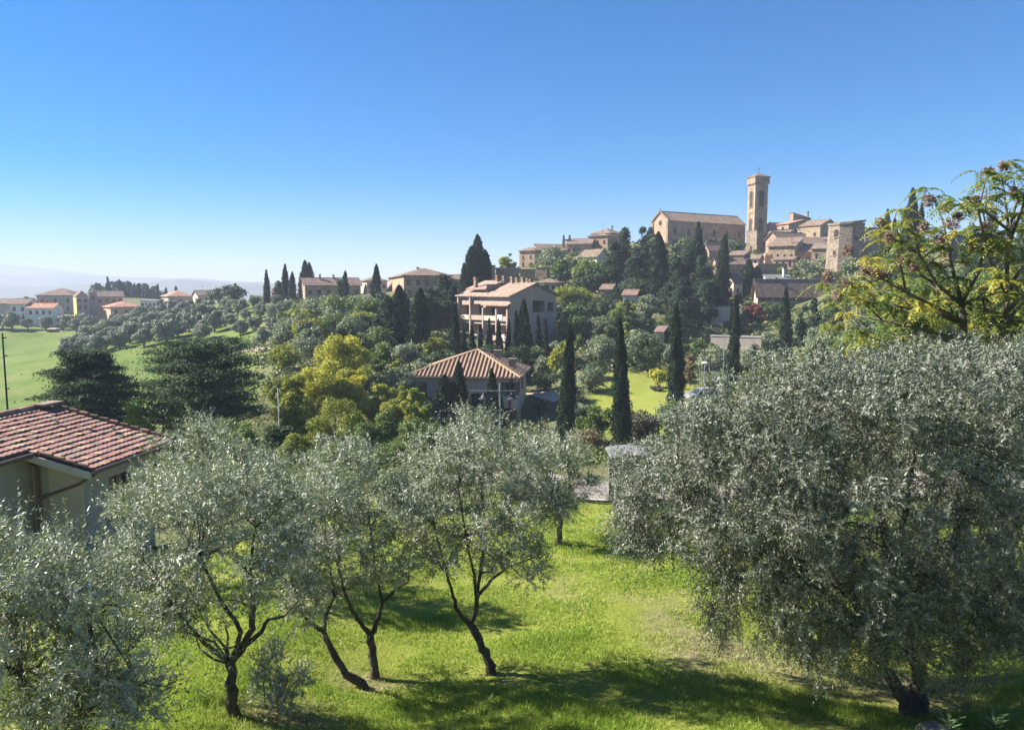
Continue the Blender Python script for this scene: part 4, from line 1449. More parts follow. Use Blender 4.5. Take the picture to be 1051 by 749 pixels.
def church():
    root, a, b, H, ro = CH('church', 'long stone church with a pointed brick gable front beside the bell tower', 'church', 667.5, 684, 762, 226, 240, 30, 'gable_x', 3.0,
                           'stone_orange', 'tiles_tan', F_=[(6, 4.6, 1.0, 2.3)], ov=.3)
    mb = MB()
    # raking cornice of the front, pilasters, round window and door
    sl = math.atan2(3.0, b / 2)
    for s in (-1, 1):
        L = math.hypot(b / 2 + .5, 3.3)
        mb.box((-a / 2 - .18, s * (b / 4 + .05), H + 1.5 + .12), (.36, L, .5), rx=-s * sl)
        mb.box((-a / 2 - .12, s * (b / 2 - .4), H / 2), (.24, .8, H - .3))
    mb.build('cornice', 'stone_grey', root)
    w = MB()
    w.lathe([(.0, 0), (.8, 0), (.8, .08), (0, .08)], 16)
    rw = w.build('rose_window', 'interior_shade', root, loc=(-a / 2 + .02, 0, H - .6))  # disc coloured dark as the unlit inside
    rw.rotation_euler = (0, -math.pi / 2, 0)
    c = MB()
    c.tube([(-a / 2, 0, H + 3), (-a / 2, 0, H + 4.4)], .05, 5)
    c.tube([(-a / 2, -.3, H + 4.0), (-a / 2, .3, H + 4.0)], .05, 5)
    c.build('cross', 'metal_dark', ro)
    # lean-to aisle along the side
    ai = MB()
    ai.prism([(-a / 2 + 2, -b / 2 - 2.6, H - 7.4), (a / 2, -b / 2 - 2.6, H - 7.4), (a / 2, -b / 2 + .02, H - 6.0), (-a / 2 + 2, -b / 2 + .02, H - 6.0)], (0, 0, -.18))
    ai.build('aisle_roof', 'tiles_old', root)
    aw = MB()
    aw.box((1, -b / 2 - 1.2, (H - 7.0) / 2), (a - 2.2, 2.4, H - 7.2))
    aw.build('aisle_wall', 'stone_brown', root)


def town():
    bell_tower()
    church()
    H_ = CH
    s, st = 'stone_tan', 'house'
    H_('stone_tower_house', 'blunt square stone block standing at the foot of the bell tower', 'tower house', 763, 774, 784.7, 239, 236, 28, 'shed_l', .7, 'stone_grey', 'tiles_brown', L_=[(1, 5.5, .7, 1.5)], ov=.1)
    H_('town_house', 'small town house under a bright orange hipped roof beside the bell tower', st, 778, 786, 795, 236.5, 246, 25, 'pyramid', 3.0, 'stone_orange', 'tiles_red', ov=.3)
    H_('town_house', 'low house with a tan front below the orange hipped roof', st, 783, 785, 806, 240, 240, -30, 'shed_b', 1.6, 'stone_orange', 'tiles_old', F_=[(3, 2.2, .8, 1.1)], b=7)
    H_('town_house', 'pink stepped house at the top of the town with one square window', st, 794, 806, 820, 230, 252, 35, 'shed_r', 1.8, 'stone_orange', 'tiles_red', L_=[(1, 2.0, .9, 1.2)], F_=[(1, 2.2, .9, 1.2)])
    H_('town_house', 'taller brown block behind the pink stepped house with a dark chimney', st, 806, 810, 828, 224, 258, 20, 'shed_l', 1.8, 'stone_brown', 'tiles_old', L_=[(1, 2.6, .9, 1.4)], chim=[(.75, -.4, 2.2)], ov=.2)
    H_('town_house', 'tall gabled house at the right top of the town with its gable shaded', st, 817, 838, 856, 231, 232, 38, 'gable_y', 1.9, s, 'tiles_old', L_=[(2, 3.2, .7, 1.0)], F_=[(1, 2.8, .8, 1.1)], ant=(.3, .2, 3.6))
    H_('town_house', 'long low house with a wide grey roof in the middle of the town', st, 783, 796, 826, 245, 226, 25, 'gable_x', 2.1, 'stone_brown', 'tiles_old', ov=.4)
    H_('town_house', 'broad tan house with a wide roof and a red chimney before the bell tower', st, 784, 786, 813, 253.5, 218, -34, 'shed_b', 3.0, s, 'tiles_old', F_=[(4, 3.0, .6, .8)], chim=[(.55, -.5, 2.8, 'tiles_red')], ov=.45, b=9)
    H_('town_house', 'wide house with a pinkish roof strip and a row of shuttered windows', st, 811, 813, 850, 259, 216, -30, 'shed_b', 2.0, 'stone_orange', 'tiles_red', F_=[(4, 3.0, .9, 1.6, 'closed')], ov=.4, b=7)
    H_('town_house', 'dark shed roofed house wedged between the gabled house and the big wall tower', st, 812, 822, 852, 251, 222, 15, 'shed_b', 2.4, 'stone_brown', 'tiles_brown', ov=.3)
    H_('tiny_house', 'tiny ochre house with a red roof at the foot of the stone block', st, 778, 783, 789, 262.5, 214, 30, 'pyramid', .8, 'plaster_peach', 'tiles_red', ov=.15)
    H_('town_house', 'grey roofed house below the side of the church', st, 728, 752, 762, 251, 232, 52, 'gable_x', 2.0, 'stone_brown', 'tiles_old', L_=[(3, 2.6, .8, 1.2)], ov=.4)
    H_('town_house', 'narrow house with a sunlit tan wall left of the stone block', st, 743, 745, 761, 262.5, 222, -32, 'shed_b', 1.5, 'stone_orange', 'tiles_old', F_=[(2, 3.0, .8, 1.2)], ov=.3, b=6)
    H_('town_house', 'pale sunlit house among the dark cypresses under the town', st, 741, 752, 761, 290, 190, 40, 'gable_x', 2.0, 'plaster_cream', 'tiles_brown', L_=[(2, 2.6, .8, 1.3)], F_=[(1, 2.6, .8, 1.2)], ov=.3)
    H_('town_house', 'house with a long grey roof under the right end of the church', st, 722, 726, 748, 258, 232, 22, 'shed_b', 2.4, 'stone_brown', 'tiles_old', F_=[(3, 2.4, .8, 1.1)])
    H_('town_house', 'small house with a brown roof under the dark cypress beside the stone block', st, 744, 747, 764, 272, 212, 10, 'shed_b', 1.6, 'stone_tan', 'tiles_brown', F_=[(2, 2.2, .8, 1.1)])
    H_('town_house', 'narrow shaded house between the pink stepped house and the tall gabled one', st, 815, 819, 834, 240, 240, 14, 'shed_b', 1.8, 'stone_brown', 'tiles_old', F_=[(2, 2.4, .7, 1.0)])
    H_('town_house', 'grey house with a low roof just behind the broad tan house', st, 784, 789, 808, 246, 232, 12, 'gable_x', 1.6, 'stone_grey', 'tiles_old', F_=[(2, 2.2, .7, 1.0)])
    H_('town_house', 'brown house with a sloping roof left of the big wall tower, below the gabled house', st, 828, 830, 853, 256, 208, -30, 'shed_b', 1.8, 'stone_tan', 'tiles_old', F_=[(2, 2.4, .8, 1.2)], b=6)
    H_('town_house', 'pale house behind the left end of the long low grey house', st, 764, 768, 786, 285, 194, 12, 'gable_x', 1.6, 'plaster_cream', 'tiles_brown', F_=[(2, 2.4, .8, 1.1)])
    H_('town_house', 'tan house with two dark windows just left of the tiny ochre house', st, 760, 762, 777, 266, 222, -30, 'gable_x', 1.2, 'stone_orange', 'tiles_old', F_=[(2, 1.6, .8, 1.1)], ov=.3, b=6)
    H_('town_house', 'narrow pinkish house between the broad tan house and the house with shuttered windows', st, 804, 805, 815, 256, 226, -30, 'shed_b', 1.2, 'plaster_peach', 'tiles_red', F_=[(1, 2.0, .8, 1.2)], ov=.3, b=5)
    H_('town_house', 'grey brown house with a long roof right below the tall gabled house', st, 820, 823, 850, 247, 232, -28, 'shed_b', 1.4, 'stone_tan', 'tiles_old', F_=[(3, 1.8, .7, 1.0)], ov=.3, b=6)
    H_('town_house', 'small house with a reddish roof between the bell tower and pink stepped house', st, 785, 790, 803, 233, 256, 30, 'gable_x', 1.4, 'stone_orange', 'tiles_red', F_=[(1, 1.6, .8, 1.0)], ov=.3)
    H_('town_house', 'low house with a dark roof half sunk behind the cypresses of the town slope', st, 729, 734, 752, 270, 224, 22, 'gable_x', 1.4, 'stone_tan', 'tiles_brown', F_=[(2, 1.8, .8, 1.1)], ov=.3)
    H_('town_house', 'house with an ochre wall above the terrace wall', st, 790, 792, 812, 267, 212, -30, 'shed_b', 1.0, 'stone_orange', 'tiles_old', F_=[(3, 1.6, .7, 1.1)], ov=.25, b=5)
    # town walls
    rt = thing('wall_tower', 'big old stone wall tower with an arched window and a sloping tiled top', 'tower', (X(868, 186), 188, ground(X(868, 186), 188) - 1.2), R(25))
    zt = P(868, 230, 186).z - rt.location.z
    w = MB()
    w.lathe([(4.85, 0), (4.5, zt * .35), (4.2, zt - .3), (4.3, zt - .1), (4.3, zt + .3)], 9)
    w.build('wall', 'stone_grey', rt)
    rb = MB()
    ring = [(4.45 * math.cos(6.2832 * k / 9), 4.45 * math.sin(6.2832 * k / 9)) for k in range(9)]
    rb.prism([(x, y, zt + .75 + .12 * x) for x, y in ring], (0, 0, -.5))
    rb.build('roof', 'tiles_old', rt)
    for ang, zz, ww, hh in ((-2.55, zt - 3.2, 1.1, 1.9), (-2.6, zt - 7.6, .8, 1.2), (-1.4, zt - 4.0, .5, .9)):
        f = MB()
        r0 = 4.24 + .03 * (zt - zz) * .35
        f.prism([(-ww / 2, 0, 0), (ww / 2, 0, 0), (ww / 2, 0, hh - ww / 2), (ww * .3, 0, hh - .12), (0, 0, hh), (-ww * .3, 0, hh - .12), (-ww / 2, 0, hh - ww / 2)], (0, .4, 0))  # arched block whose dark colour paints the unlit inside
        f.box((0, -.03, -.1), (ww + .3, .3, .16), mat=1)
        o = f.build('window', ['interior_shade', 'stone_tan'], rt, loc=(r0 * math.cos(ang - R(25)), r0 * math.sin(ang - R(25)), zz))
        o.rotation_euler = (0, 0, ang - R(25) + math.pi / 2)
    H_('town_house', 'shaded brown house just right of the big wall tower', st, 880, 884, 903, 240, 206, 10, 'gable_x', 1.6, 'stone_brown', 'tiles_old', F_=[(2, 3.0, .7, 1.0)])
    H_('town_wall', 'dark shaded stone wall running right from the big wall tower', 'wall', 881, 883, 912, 250, 192, 8, 'flat', 0, 'stone_brown', 'stone_brown', b=1.2, ov=.1)
    H_('terrace_wall', 'low shaded terrace wall below the broad tan house', 'wall', 773, 776, 806, 271, 205, 12, 'flat', 0, 'stone_brown', 'concrete', b=5, ov=.12)
    H_('long_low_house', 'long low grey house with a wide brown roof under the town', st, 773, 777, 856, 299, 172, 3, 'gable_x', 2.6, 'plaster_pink', 'tiles_brown', F_=[(5, 2.2, 1.5, 1.4, 'shutters')], ov=.7, chim=[(-.5, .1, 2.8), (.3, .5, 2.9)])
    H_('low_house', 'low pale roofed building standing behind the long low grey house', st, 782, 786, 812, 287, 186, 6, 'shed_b', 1.2, 'concrete', 'sheet_grey', ov=.2, chim=[(.45, 0, 2.4, 'white_paint')])
    # left shoulder of the town
    H_('brick_house', 'square orange brick house at the left end of the hill town', st, 533, 548.5, 556, 257, 226, 58, 'hip', 1.1, 'stone_orange', 'tiles_old', L_=[(2, 2.4, .6, .9), (2, 4.6, .6, 1.0)], ov=.45)
    H_('town_house', 'long house with a mossy roof climbing behind the orange brick house', st, 548, 552, 584, 257, 236, 14, 'shed_b', 2.2, 'stone_brown', 'tiles_old', ov=.3)
    bg = thing('bell_gable', 'small bell gable with one open arch on the skyline left of the church', 'bell gable', (X(581, 240), 240, P(581, 258, 240).z), R(-12))
    g = MB()
    for sx in (-1, 1):
        g.box((sx * .95, 0, 1.9), (.75, .7, 3.8))
        g.box((sx * .95, 0, 4.45), (.55, .6, 1.3))
    g.box((0, 0, 3.55), (1.15, .7, .5))
    g.build('pier', 'stone_brown', bg)
    g = MB()
    g.box((0, 0, -4), (4.5, 3, 8))
    g.build('base_wall', 'stone_brown', bg)
    H_('town_house', 'long sunlit house with a dark roof at the left of the skyline', st, 576, 581, 606, 250.5, 238, -18, 'gable_x', 1.7, 'stone_orange', 'tiles_brown', F_=[(5, 2.4, .7, 1.0)], b=8, ov=.4)
    H_('town_house', 'tall sunlit square house with small windows right of the long one', st, 603, 622.5, 634, 241.5, 236, 55, 'hip', 0.9, 'stone_orange', 'tiles_old', L_=[(3, 2.5, .7, 1.0), (3, 5.0, .7, 1.1)], F_=[(2, 2.5, .7, 1.1)], ov=.45, ant=(.1, .2, 4.5))
    H_('town_house', 'house with a reddish hipped roof peeping over the tall square one', st, 606, 625, 640, 239, 252, 50, 'hip', 1.8, 'stone_brown', 'tiles_old', ov=.4, chim=[(.5, 0, 2.6)])
    H_('town_house', 'lower house with a pale wall under the row of skyline houses', st, 594, 612, 623, 263, 226, 50, 'gable_y', 1.8, 'plaster_cream', 'tiles_old', L_=[(3, 2.4, .7, .9)], ov=.4)
    H_('small_house', 'small cream house tucked above the pink balconied apartment house', st, 549, 552, 571, 290, 168, -16, 'hip', 1.0, 'plaster_cream', 'tiles_old', F_=[(3, 1.6, .7, 1.0)], b=5, ov=.7)
    db = H_('flat_roofed_house', 'dark stone house with a flat roof and a satellite dish behind the pink apartment house', st, 507, 509, 533, 275.5, 172, 8, 'flat', 0, 'stone_brown', 'concrete', ov=.25)
    dm = MB()
    dm.lathe([(.03, 0), (.3, .05), (.5, .16), (.52, .18), (.3, .08), (.02, .03)], 12)
    do = dm.build('satellite_dish', 'white_paint', db[0], loc=(-db[1] * .28, -db[2] / 2 - .45, db[3] - 3.6))
    do.rotation_euler = (R(70), 0, R(-15))
    H_('stone_pillar', 'narrow pale sunlit pillar wall beside the tall cypress clump', 'pillar', 502, 505.5, 508.5, 273, 168, 35, 'flat', 0, 'stone_tan', 'stone_grey', ov=.08)
    H_('garden_wall', 'dark ivy grown garden wall right of the flat roofed stone house', 'wall', 532, 534, 549, 277, 186, -5, 'flat', 0, 'stone_brown', 'stone_grey', b=1.0, ov=.1)
    H_('garden_wall', 'sunlit stone bastion below the orange brick house', 'wall', 547, 550, 561, 275, 200, -20, 'flat', 0, 'stone_tan', 'stone_grey', b=3.0, ov=.1)
    H_('small_house', 'tan house glimpsed between the dark pines, upper of two', st, 614, 616, 627, 297, 180, -20, 'gable_x', 1.0, 'stone_orange', 'tiles_brown', F_=[(2, 2.0, .7, 1.0)], b=6)
    H_('small_house', 'cream house with a brown roof glimpsed between the dark pines', st, 637, 639, 652, 303, 176, -18, 'gable_x', 1.0, 'plaster_cream', 'tiles_brown', F_=[(2, 2.2, .8, 1.0)], b=6)
    H_('garden_wall', 'low tan wall in front of the houses glimpsed between the pines', 'wall', 614, 616, 636, 309, 168, -15, 'flat', 0, 'stone_orange', 'stone_tan', b=.6, ov=.08, low=316)
    H_('small_house', 'small pale house corner peeping through the trees under the pines', st, 671, 673, 680, 341, 135, -20, 'shed_b', .8, 'plaster_cream', 'tiles_brown', b=4)
    H_('retaining_wall', 'long pale retaining wall with a flat top beside the roadside cypresses', 'wall', 726, 730, 782, 345, 140, -30, 'flat', 0, 'pale_wall', 'concrete', b=.6, ov=.08, low=357)
    H_('garden_wall', 'pale sunlit wall below the pale house among the cypresses', 'wall', 727, 730, 748, 315, 160, -22, 'flat', 0, 'plaster_cream', 'stone_grey', b=.5, ov=.06, low=327)
    H_('villa_house', 'tan house with a shaded right side half hidden by the feathery tree', st, 963, 980, 1031, 250, 150, 30, 'gable_x', 2.3, s, 'tiles_old', L_=[(3, 2.4, .7, 1.4)], F_=[(3, 2.6, .8, 1.2)], ov=.5)
    # middle skyline
    H_('square_house', 'big square stone house with a hipped roof on the skyline left of the cypress clump', st, 399.5, 415, 463, 282.5, 190, 14, 'hip', 2.0, 'stone_orange', 'tiles_old',
       F_=[(5, 2.4, .9, 1.3, 'closed'), (4, 5.2, .9, 1.4, 'closed')], L_=[(2, 2.4, .7, 1.1)], ov=.6, chim=[(-.05, -.45, 1.9), (.1, .1, 2.6)])
    H_('small_house', 'low house right behind the big square stone house', st, 462, 464, 476, 287, 205, 8, 'gable_x', 1.2, s, 'tiles_old', F_=[(1, 2.0, .9, 1.1)])
    H_('long_house', 'long stone house with a low brown roof on the skyline above the wooded slope', st, 309.5, 314, 371, 292.5, 214, 24, 'gable_x', 2.0, s, 'tiles_brown', F_=[(6, 2.6, 1.0, 1.3)], chim=[(-.4, -.2, 2.9), (.1, -.1, 2.8)], ov=.5)
    H_('small_house', 'white house with a grey roof between the two skyline stone houses', st, 370, 377, 398, 288, 222, 20, 'hip', 1.2, 'plaster_cream', 'tiles_old', F_=[(3, 2.2, .9, 1.2)], L_=[(1, 2.2, .8, 1.1)], ov=.5)
    H_('small_house', 'little brown roofed house beside the skyline cypresses', st, 278, 280, 294, 300.5, 228, 12, 'gable_x', 1.0, 'stone_brown', 'tiles_brown', ov=.3, b=5)


def far_village():
    H_, st, g = CH, 'house', None
    H_('village_house', 'white two storey house with brown shutters in front of the far left village', st, 9, 11, 28, 312, 282, 6, 'gable_x', 1.8, 'plaster_white', 'tiles_brown', F_=[(2, 2.6, 1.1, 1.5, 'closed'), (2, 5.6, 1.1, 1.9, 'closed')], ov=.5, b=9)
    H_('village_house', 'white house joined on the right of the brown shuttered one, with a lower roof', st, 27.6, 28.6, 55, 316, 281, 6, 'gable_x', 1.6, 'plaster_white', 'tiles_red', F_=[(4, 2.4, 1.0, 1.4, 'closed')], ov=.5, b=8)
    H_('village_house', 'long brown roof house at the left edge behind the white pair', st, -22, -18, 13, 311.5, 300, 4, 'gable_x', 1.6, 'plaster_beige', 'tiles_brown', ov=.4, b=9)
    H_('village_house', 'biggest pale house of the far village with a red brown hipped roof and a balcony', st, 36, 39, 77, 303, 318, 8, 'hip', 3.0, 'plaster_beige', 'tiles_brown', F_=[(3, 3.0, 1.2, 1.6), (3, 6.6, 1.2, 1.8)], ov=.7, b=14)
    H_('village_house', 'grey village house whose narrow left wall is painted bright yellow', st, 76.5, 79.5, 92, 304, 300, 40, 'gable_y', 2.0, 'plaster_grey', 'tiles_old', F_=[(2, 2.4, 1.1, 1.3), (2, 5.2, 1.1, 1.5)], ov=.2)
    H_('village_house', 'narrow grey house with a stepped roof beside the one with the yellow wall', st, 91, 92.5, 101, 301, 306, 36, 'shed_r', 1.2, 'plaster_grey', 'tiles_old', F_=[(1, 2.6, 1.1, 1.5)], ov=.3, chim=[(.5, 0, 2.3)])
    H_('village_house', 'peach house with a pinkish roof in the far village before the wood', st, 98.5, 101, 128, 304, 312, 36, 'gable_x', 2.2, 'plaster_peach', 'tiles_pink', F_=[(4, 2.6, 1.0, 1.4)], ov=.5)
    H_('village_house', 'low red roofed house in front of the peach one, with a small dormer', st, 107, 114, 146, 315, 292, 38, 'hip', 2.0, 'plaster_peach', 'tiles_red', F_=[(3, 2.4, 1.0, 1.2)], ov=.6, chim=[(.2, .1, 2.8, 'plaster_white')])
    H_('village_house', 'long pale flat roofed building right of the low red roofed house', st, 143, 145, 165, 308.5, 322, 4, 'flat', 0, 'plaster_white', 'concrete', F_=[(5, 2.2, 1.1, 1.1)], b=9, ov=.3)
    H_('village_house', 'house with a clean red roof at the right end of the far village', st, 167, 174, 199, 304, 305, 36, 'hip', 2.2, 'plaster_beige', 'tiles_red', F_=[(3, 2.6, 1.1, 1.3)], ov=.6)
    H_('village_house', 'cream house with a low roof behind dark trees ending the far village', st, 199, 204, 219, 303, 300, 36, 'gable_x', 1.8, 'plaster_cream', 'tiles_old', F_=[(3, 2.4, 1.0, 1.2)], ov=.5, ant=(0, 0, 4))


def yellow_side():
    for o in bpy.data.objects:
        if o.get('label', '').startswith('grey village house whose'):
            w = [c for c in o.children if c.name.startswith('wall')][0]
            w.data.materials.append(MATS['plaster_yellow'])
            for p in w.data.polygons:
                if p.normal.x < -.9:
                    p.material_index = 1


# ------------------------------------------------------------------ the pink apartment house
def apartment():
    root, a, b, H, ro = CH('apartment_house', 'pink apartment house with tall pillars, deep balconies and sloping brown roofs', 'apartment house', 471.5, 523, 571, 303.5, 126, 40,
                           'gable_y', 2.0, 'plaster_pink', 'tiles_pink', ov=.6,
                           holesL=[(.03, .23, 1.7, 4.1), (.29, .50, 1.5, 4.1), (.54, .76, 2.0, 4.1), (.80, .97, 2.0, 4.1),
                                   (.03, .23, 5.0, 7.5), (.29, .50, 5.0, 7.5), (.54, .76, 5.0, 7.5), (.80, .97, 5.0, 7.5)],
                           holesF=[(.48, .74, .9, 2.9), (.80, .95, 1.2, 2.9)], F_=[(2, 5.4, .9, 1.3)], rev=1.5,
                           chim=[(-.75, .55, 2.9), (-.2, .2, 3.3), (.0, -.2, 3.0), (.2, .3, 3.2), (.35, -.3, 2.9), (.55, .1, 2.9), (.7, -.3, 2.6), (.9, .0, 2.8)])
    # back panels coloured dark as shade inside the loggias, parapets, pillars, lower lean-to roof
    x = -a / 2

    def yl(f):
        return b / 2 - f * b
    spans = [(.03, .23), (.29, .50), (.54, .76), (.80, .97)]
    for lo in (4.1, 7.5):
        for k, (s0, s1) in enumerate(spans):
            lg = MB()
            wd = (s1 - s0) * b
            yc = (yl(s0) + yl(s1)) / 2
            lg.box((x + 1.46, yc, H - lo + 1.04), (.06, wd - .02, 2.05), mat=0)
            for q in (-.25, .25):
                lg.box((x + 1.40, yc + q * wd, H - lo + .95), (.05, wd * .3, 1.85), mat=1)
            lg.build('loggia', ['interior_shade', 'glass_dark'], root)
            pm = MB()
            pm.box((x - .16, yc, H - lo - .12), (.44, wd + .1, .2))
            pm.box((x - .32, yc, H - lo + .30), (.12, wd + .1, .64))
            bal = pm.build('balcony', 'plaster_pink' if (k + int(lo)) % 2 else 'plaster_cream', root)
            rl = MB()
            rl.tube([(x - .32, yc - wd / 2, H - lo + .84), (x - .32, yc + wd / 2, H - lo + .84)], .03, 5)
            for q in np.linspace(-.5, .5, 7):
                rl.tube([(x - .32, yc + q * wd, H - lo + .6), (x - .32, yc + q * wd, H - lo + .84)], .015, 4)
            rl.build('railing', 'metal_dark', bal)
    for f in (.01, .26, .52, .78, .985):
        pm = MB()
        hh = H - .35 if f < .4 else H - 2.1
        pm.box((x - .2, yl(f), hh / 2), (.5, .34, hh))
        pm.build('pillar', 'plaster_pink', root)
    can = MB()
    can.prism([(x - .9, yl(.52), H - 1.75), (x - .9, yl(1.0) - .5, H - 1.75), (x + .02, yl(1.0) - .5, H - 1.3), (x + .02, yl(.52), H - 1.3)], (0, 0, .16))
    can.build('canopy_roof', 'tiles_pink', root)
    # raised roof slab across the main roof
    rs = MB()
    rs.prism([(-a / 2 + .6, .2, H + 1.0), (-.4, .2, H + 2.5), (-.4, b / 2 - 1.2, H + 2.5), (-a / 2 + .6, b / 2 - 1.2, H + 1.0)], (0, 0, .2))
    rs.box((-a / 4 + .1, .35, H + 1.2), (a / 2 - 1.6, .2, 1.6))
    rs.build('upper_roof', 'tiles_pink', root)
    # washing on two balconies
    for f, lo in ((.86, 4.1), (.90, 7.4), (.12, 7.4)):
        cl = MB()
        for k in range(3):
            cl.box((x - .44, yl(f) + .45 * k - .4, H - lo + .45 - .12 * (k % 2)), (.04, .38, .8 + .2 * (k % 2)))
        tag(cl.build('laundry', 'cloth_white', None), {.86: 'white washing hung over the upper right balcony of the pink apartment house', .90: 'white washing hung over the lower right balcony of the pink apartment house',
                                                       .12: 'white washing hung over the lower left balcony of the pink apartment house'}[f], 'laundry')
        o = bpy.data.objects[-1] if False else [q for q in bpy.data.objects if q.name.startswith('laundry')][-1]
        o.location = root.location
        o.rotation_euler = root.rotation_euler


# ------------------------------------------------------------------ villa with the tiled pyramid roof
def villa():
    d = 88.0
    x0, x1 = X(425, d), X(536, d)
    HOUSES.append(((x0 + x1) / 2, d + 5, 8.5))
    a = x1 - x0
    b = 11.0
    zb = ground((x0 + x1) / 2, d + 2) - .5
    H = P(480, 386.5, d).z - zb
    root = thing('villa', 'pinkish villa with a striped clay tile pyramid roof behind the lawn olives', 'villa', ((x0 + x1) / 2, d + b / 2, zb), R(-7))
    sh = 'shutters'
    ws = [(.075 * a + .0, .075 * a + 1.0, H - 2.1, H - .7, 'closed'), (.58 * a, .58 * a + 1.0, H - 3.6, H - 2.0, sh), (.90 * a, .90 * a + 1.1, H - 2.1, H - .6, sh),
          (.89 * a, .89 * a + 1.0, H - 5.0, H - 3.7, sh), (.40 * a, .40 * a + 1, H - 2.1, H - .7, sh)]
    mb = MB()
    facade(mb, (-a / 2, -b / 2, 0), (1, 0, 0), a, H, ws)
    wr = [(2.0, 3.0, H - 2.1, H - .7, sh), (6, 7, H - 2.1, H - .7, sh)]
    facade(mb, (a / 2, -b / 2, 0), (0, 1, 0), b, H, wr)
    facade(mb, (-a / 2, b / 2, 0), (0, -1, 0), b, H, [])
    facade(mb, (a / 2, b / 2, 0), (-1, 0, 0), a, H, [])
    mb.build('wall', 'plaster_villa', root)
    for q in ws:
        window(root, (q[0] + q[1]) / 2 - a / 2, -b / 2, q[2], 0, q[1] - q[0], q[3] - q[2], q[4])
    for q in wr:
        window(root, a / 2, -b / 2 + (q[0] + q[1]) / 2, q[2], math.pi / 2, q[1] - q[0], q[3] - q[2], q[4])
    ov, rise = .6, 2.75
    A, B = a / 2 + ov, b / 2 + ov
    pk = Vector((X(488, d) - (x0 + x1) / 2, 0, H + rise))
    rb = MB()
    cs = [Vector((-A, -B, H)), Vector((A, -B, H)), Vector((A, B, H)), Vector((-A, B, H))]
    for k in range(4):
        rb.face([cs[k], cs[(k + 1) % 4], pk], 1)
        rb.face([cs[k] - Vector((0, 0, .14)), cs[(k + 1) % 4] - Vector((0, 0, .14)), cs[(k + 1) % 4], cs[k]], 0)
    rb.face([c - Vector((0, 0, .14)) for c in cs[::-1]], 0)
    # cover tiles: rows running up each slope, ridge caps on the hips
    for k in range(4):
        p, q = cs[k], cs[(k + 1) % 4]
        e = (q - p).normalized()
        L = (q - p).length
        foot = (pk - p).dot(e)
        n = int(L / .50)
        up = (pk - (p + e * foot))
        nr = e.cross(up).normalized()
        for i in range(n + 1):
            t = (i + .5) * L / (n + 1)
            f = t / foot if t < foot else (L - t) / (L - foot)
            if f < .04:
                continue
            s0 = p + e * t
            s1 = s0 + up * (f * .99)
            m = max(2, int((s1 - s0).length / .45))
            pts, rad = [], []
            for j in range(m):
                for tt, rr in ((j / m, .135), ((j + .98) / m, .11)):
                    pts.append(s0.lerp(s1, tt) + nr * (.03 + RS.normal() * .006))
                    rad.append(rr)
            rb.tube(pts, rad, 6, mat=0)
    for k in range(4):
        n = 20
        pts, rad = [], []
        for j in range(n):
            for tt, rr in ((j / n, .19), ((j + .97) / n, .15)):
                pts.append(cs[k].lerp(pk, tt) + Vector((0, 0, .05)))
                rad.append(rr)
        rb.tube(pts, rad, 7, mat=0)
    ro = rb.build('roof', ['tile_clay', 'tile_clay_dark'], root)
    for fx, fy, hh in ((.52, .1, 2.3), (.86, -.35, 1.5)):
        c = MB()
        c.box((fx * a / 2, fy * b / 2, H + hh / 2), (.8, .6, hh))
        c.box((fx * a / 2, fy * b / 2, H + hh + .05), (1.0, .8, .1))
        for sx in (-.35, 0, .35):
            c.box((fx * a / 2 + sx, fy * b / 2, H + hh + .22), (.14, .6, .24))
        c.box((fx * a / 2, fy * b / 2, H + hh + .38), (1.05, .85, .08))
        c.build('chimney', 'stone_brown', ro)
    an = MB()
    an.tube([pk - Vector((0, 0, .2)), pk + Vector((0, 0, 2.6))], .045, 6)
    an.tube([pk + Vector((-.1, 0, 2.0)), pk + Vector((.9, 0, 2.0))], .03, 5)
    for k in range(4):
        an.tube([pk + Vector((.1 + .22 * k, -.25, 2.0)), pk + Vector((.1 + .22 * k, .25, 2.0))], .015, 4)
    an.build('antenna', 'metal_grey', ro)
    gt = MB()
    gt.tube([(-A, -B - .06, H - .06), (A, -B - .06, H - .06)], .07, 6)
    gt.tube([(A - .9, -B + .45, H - .2), (a / 2 - .75, -b / 2 - .12, H - .9), (a / 2 - .75, -b / 2 - .12, .1)], .12, 7)
    gt.build('downpipe', 'copper', root)


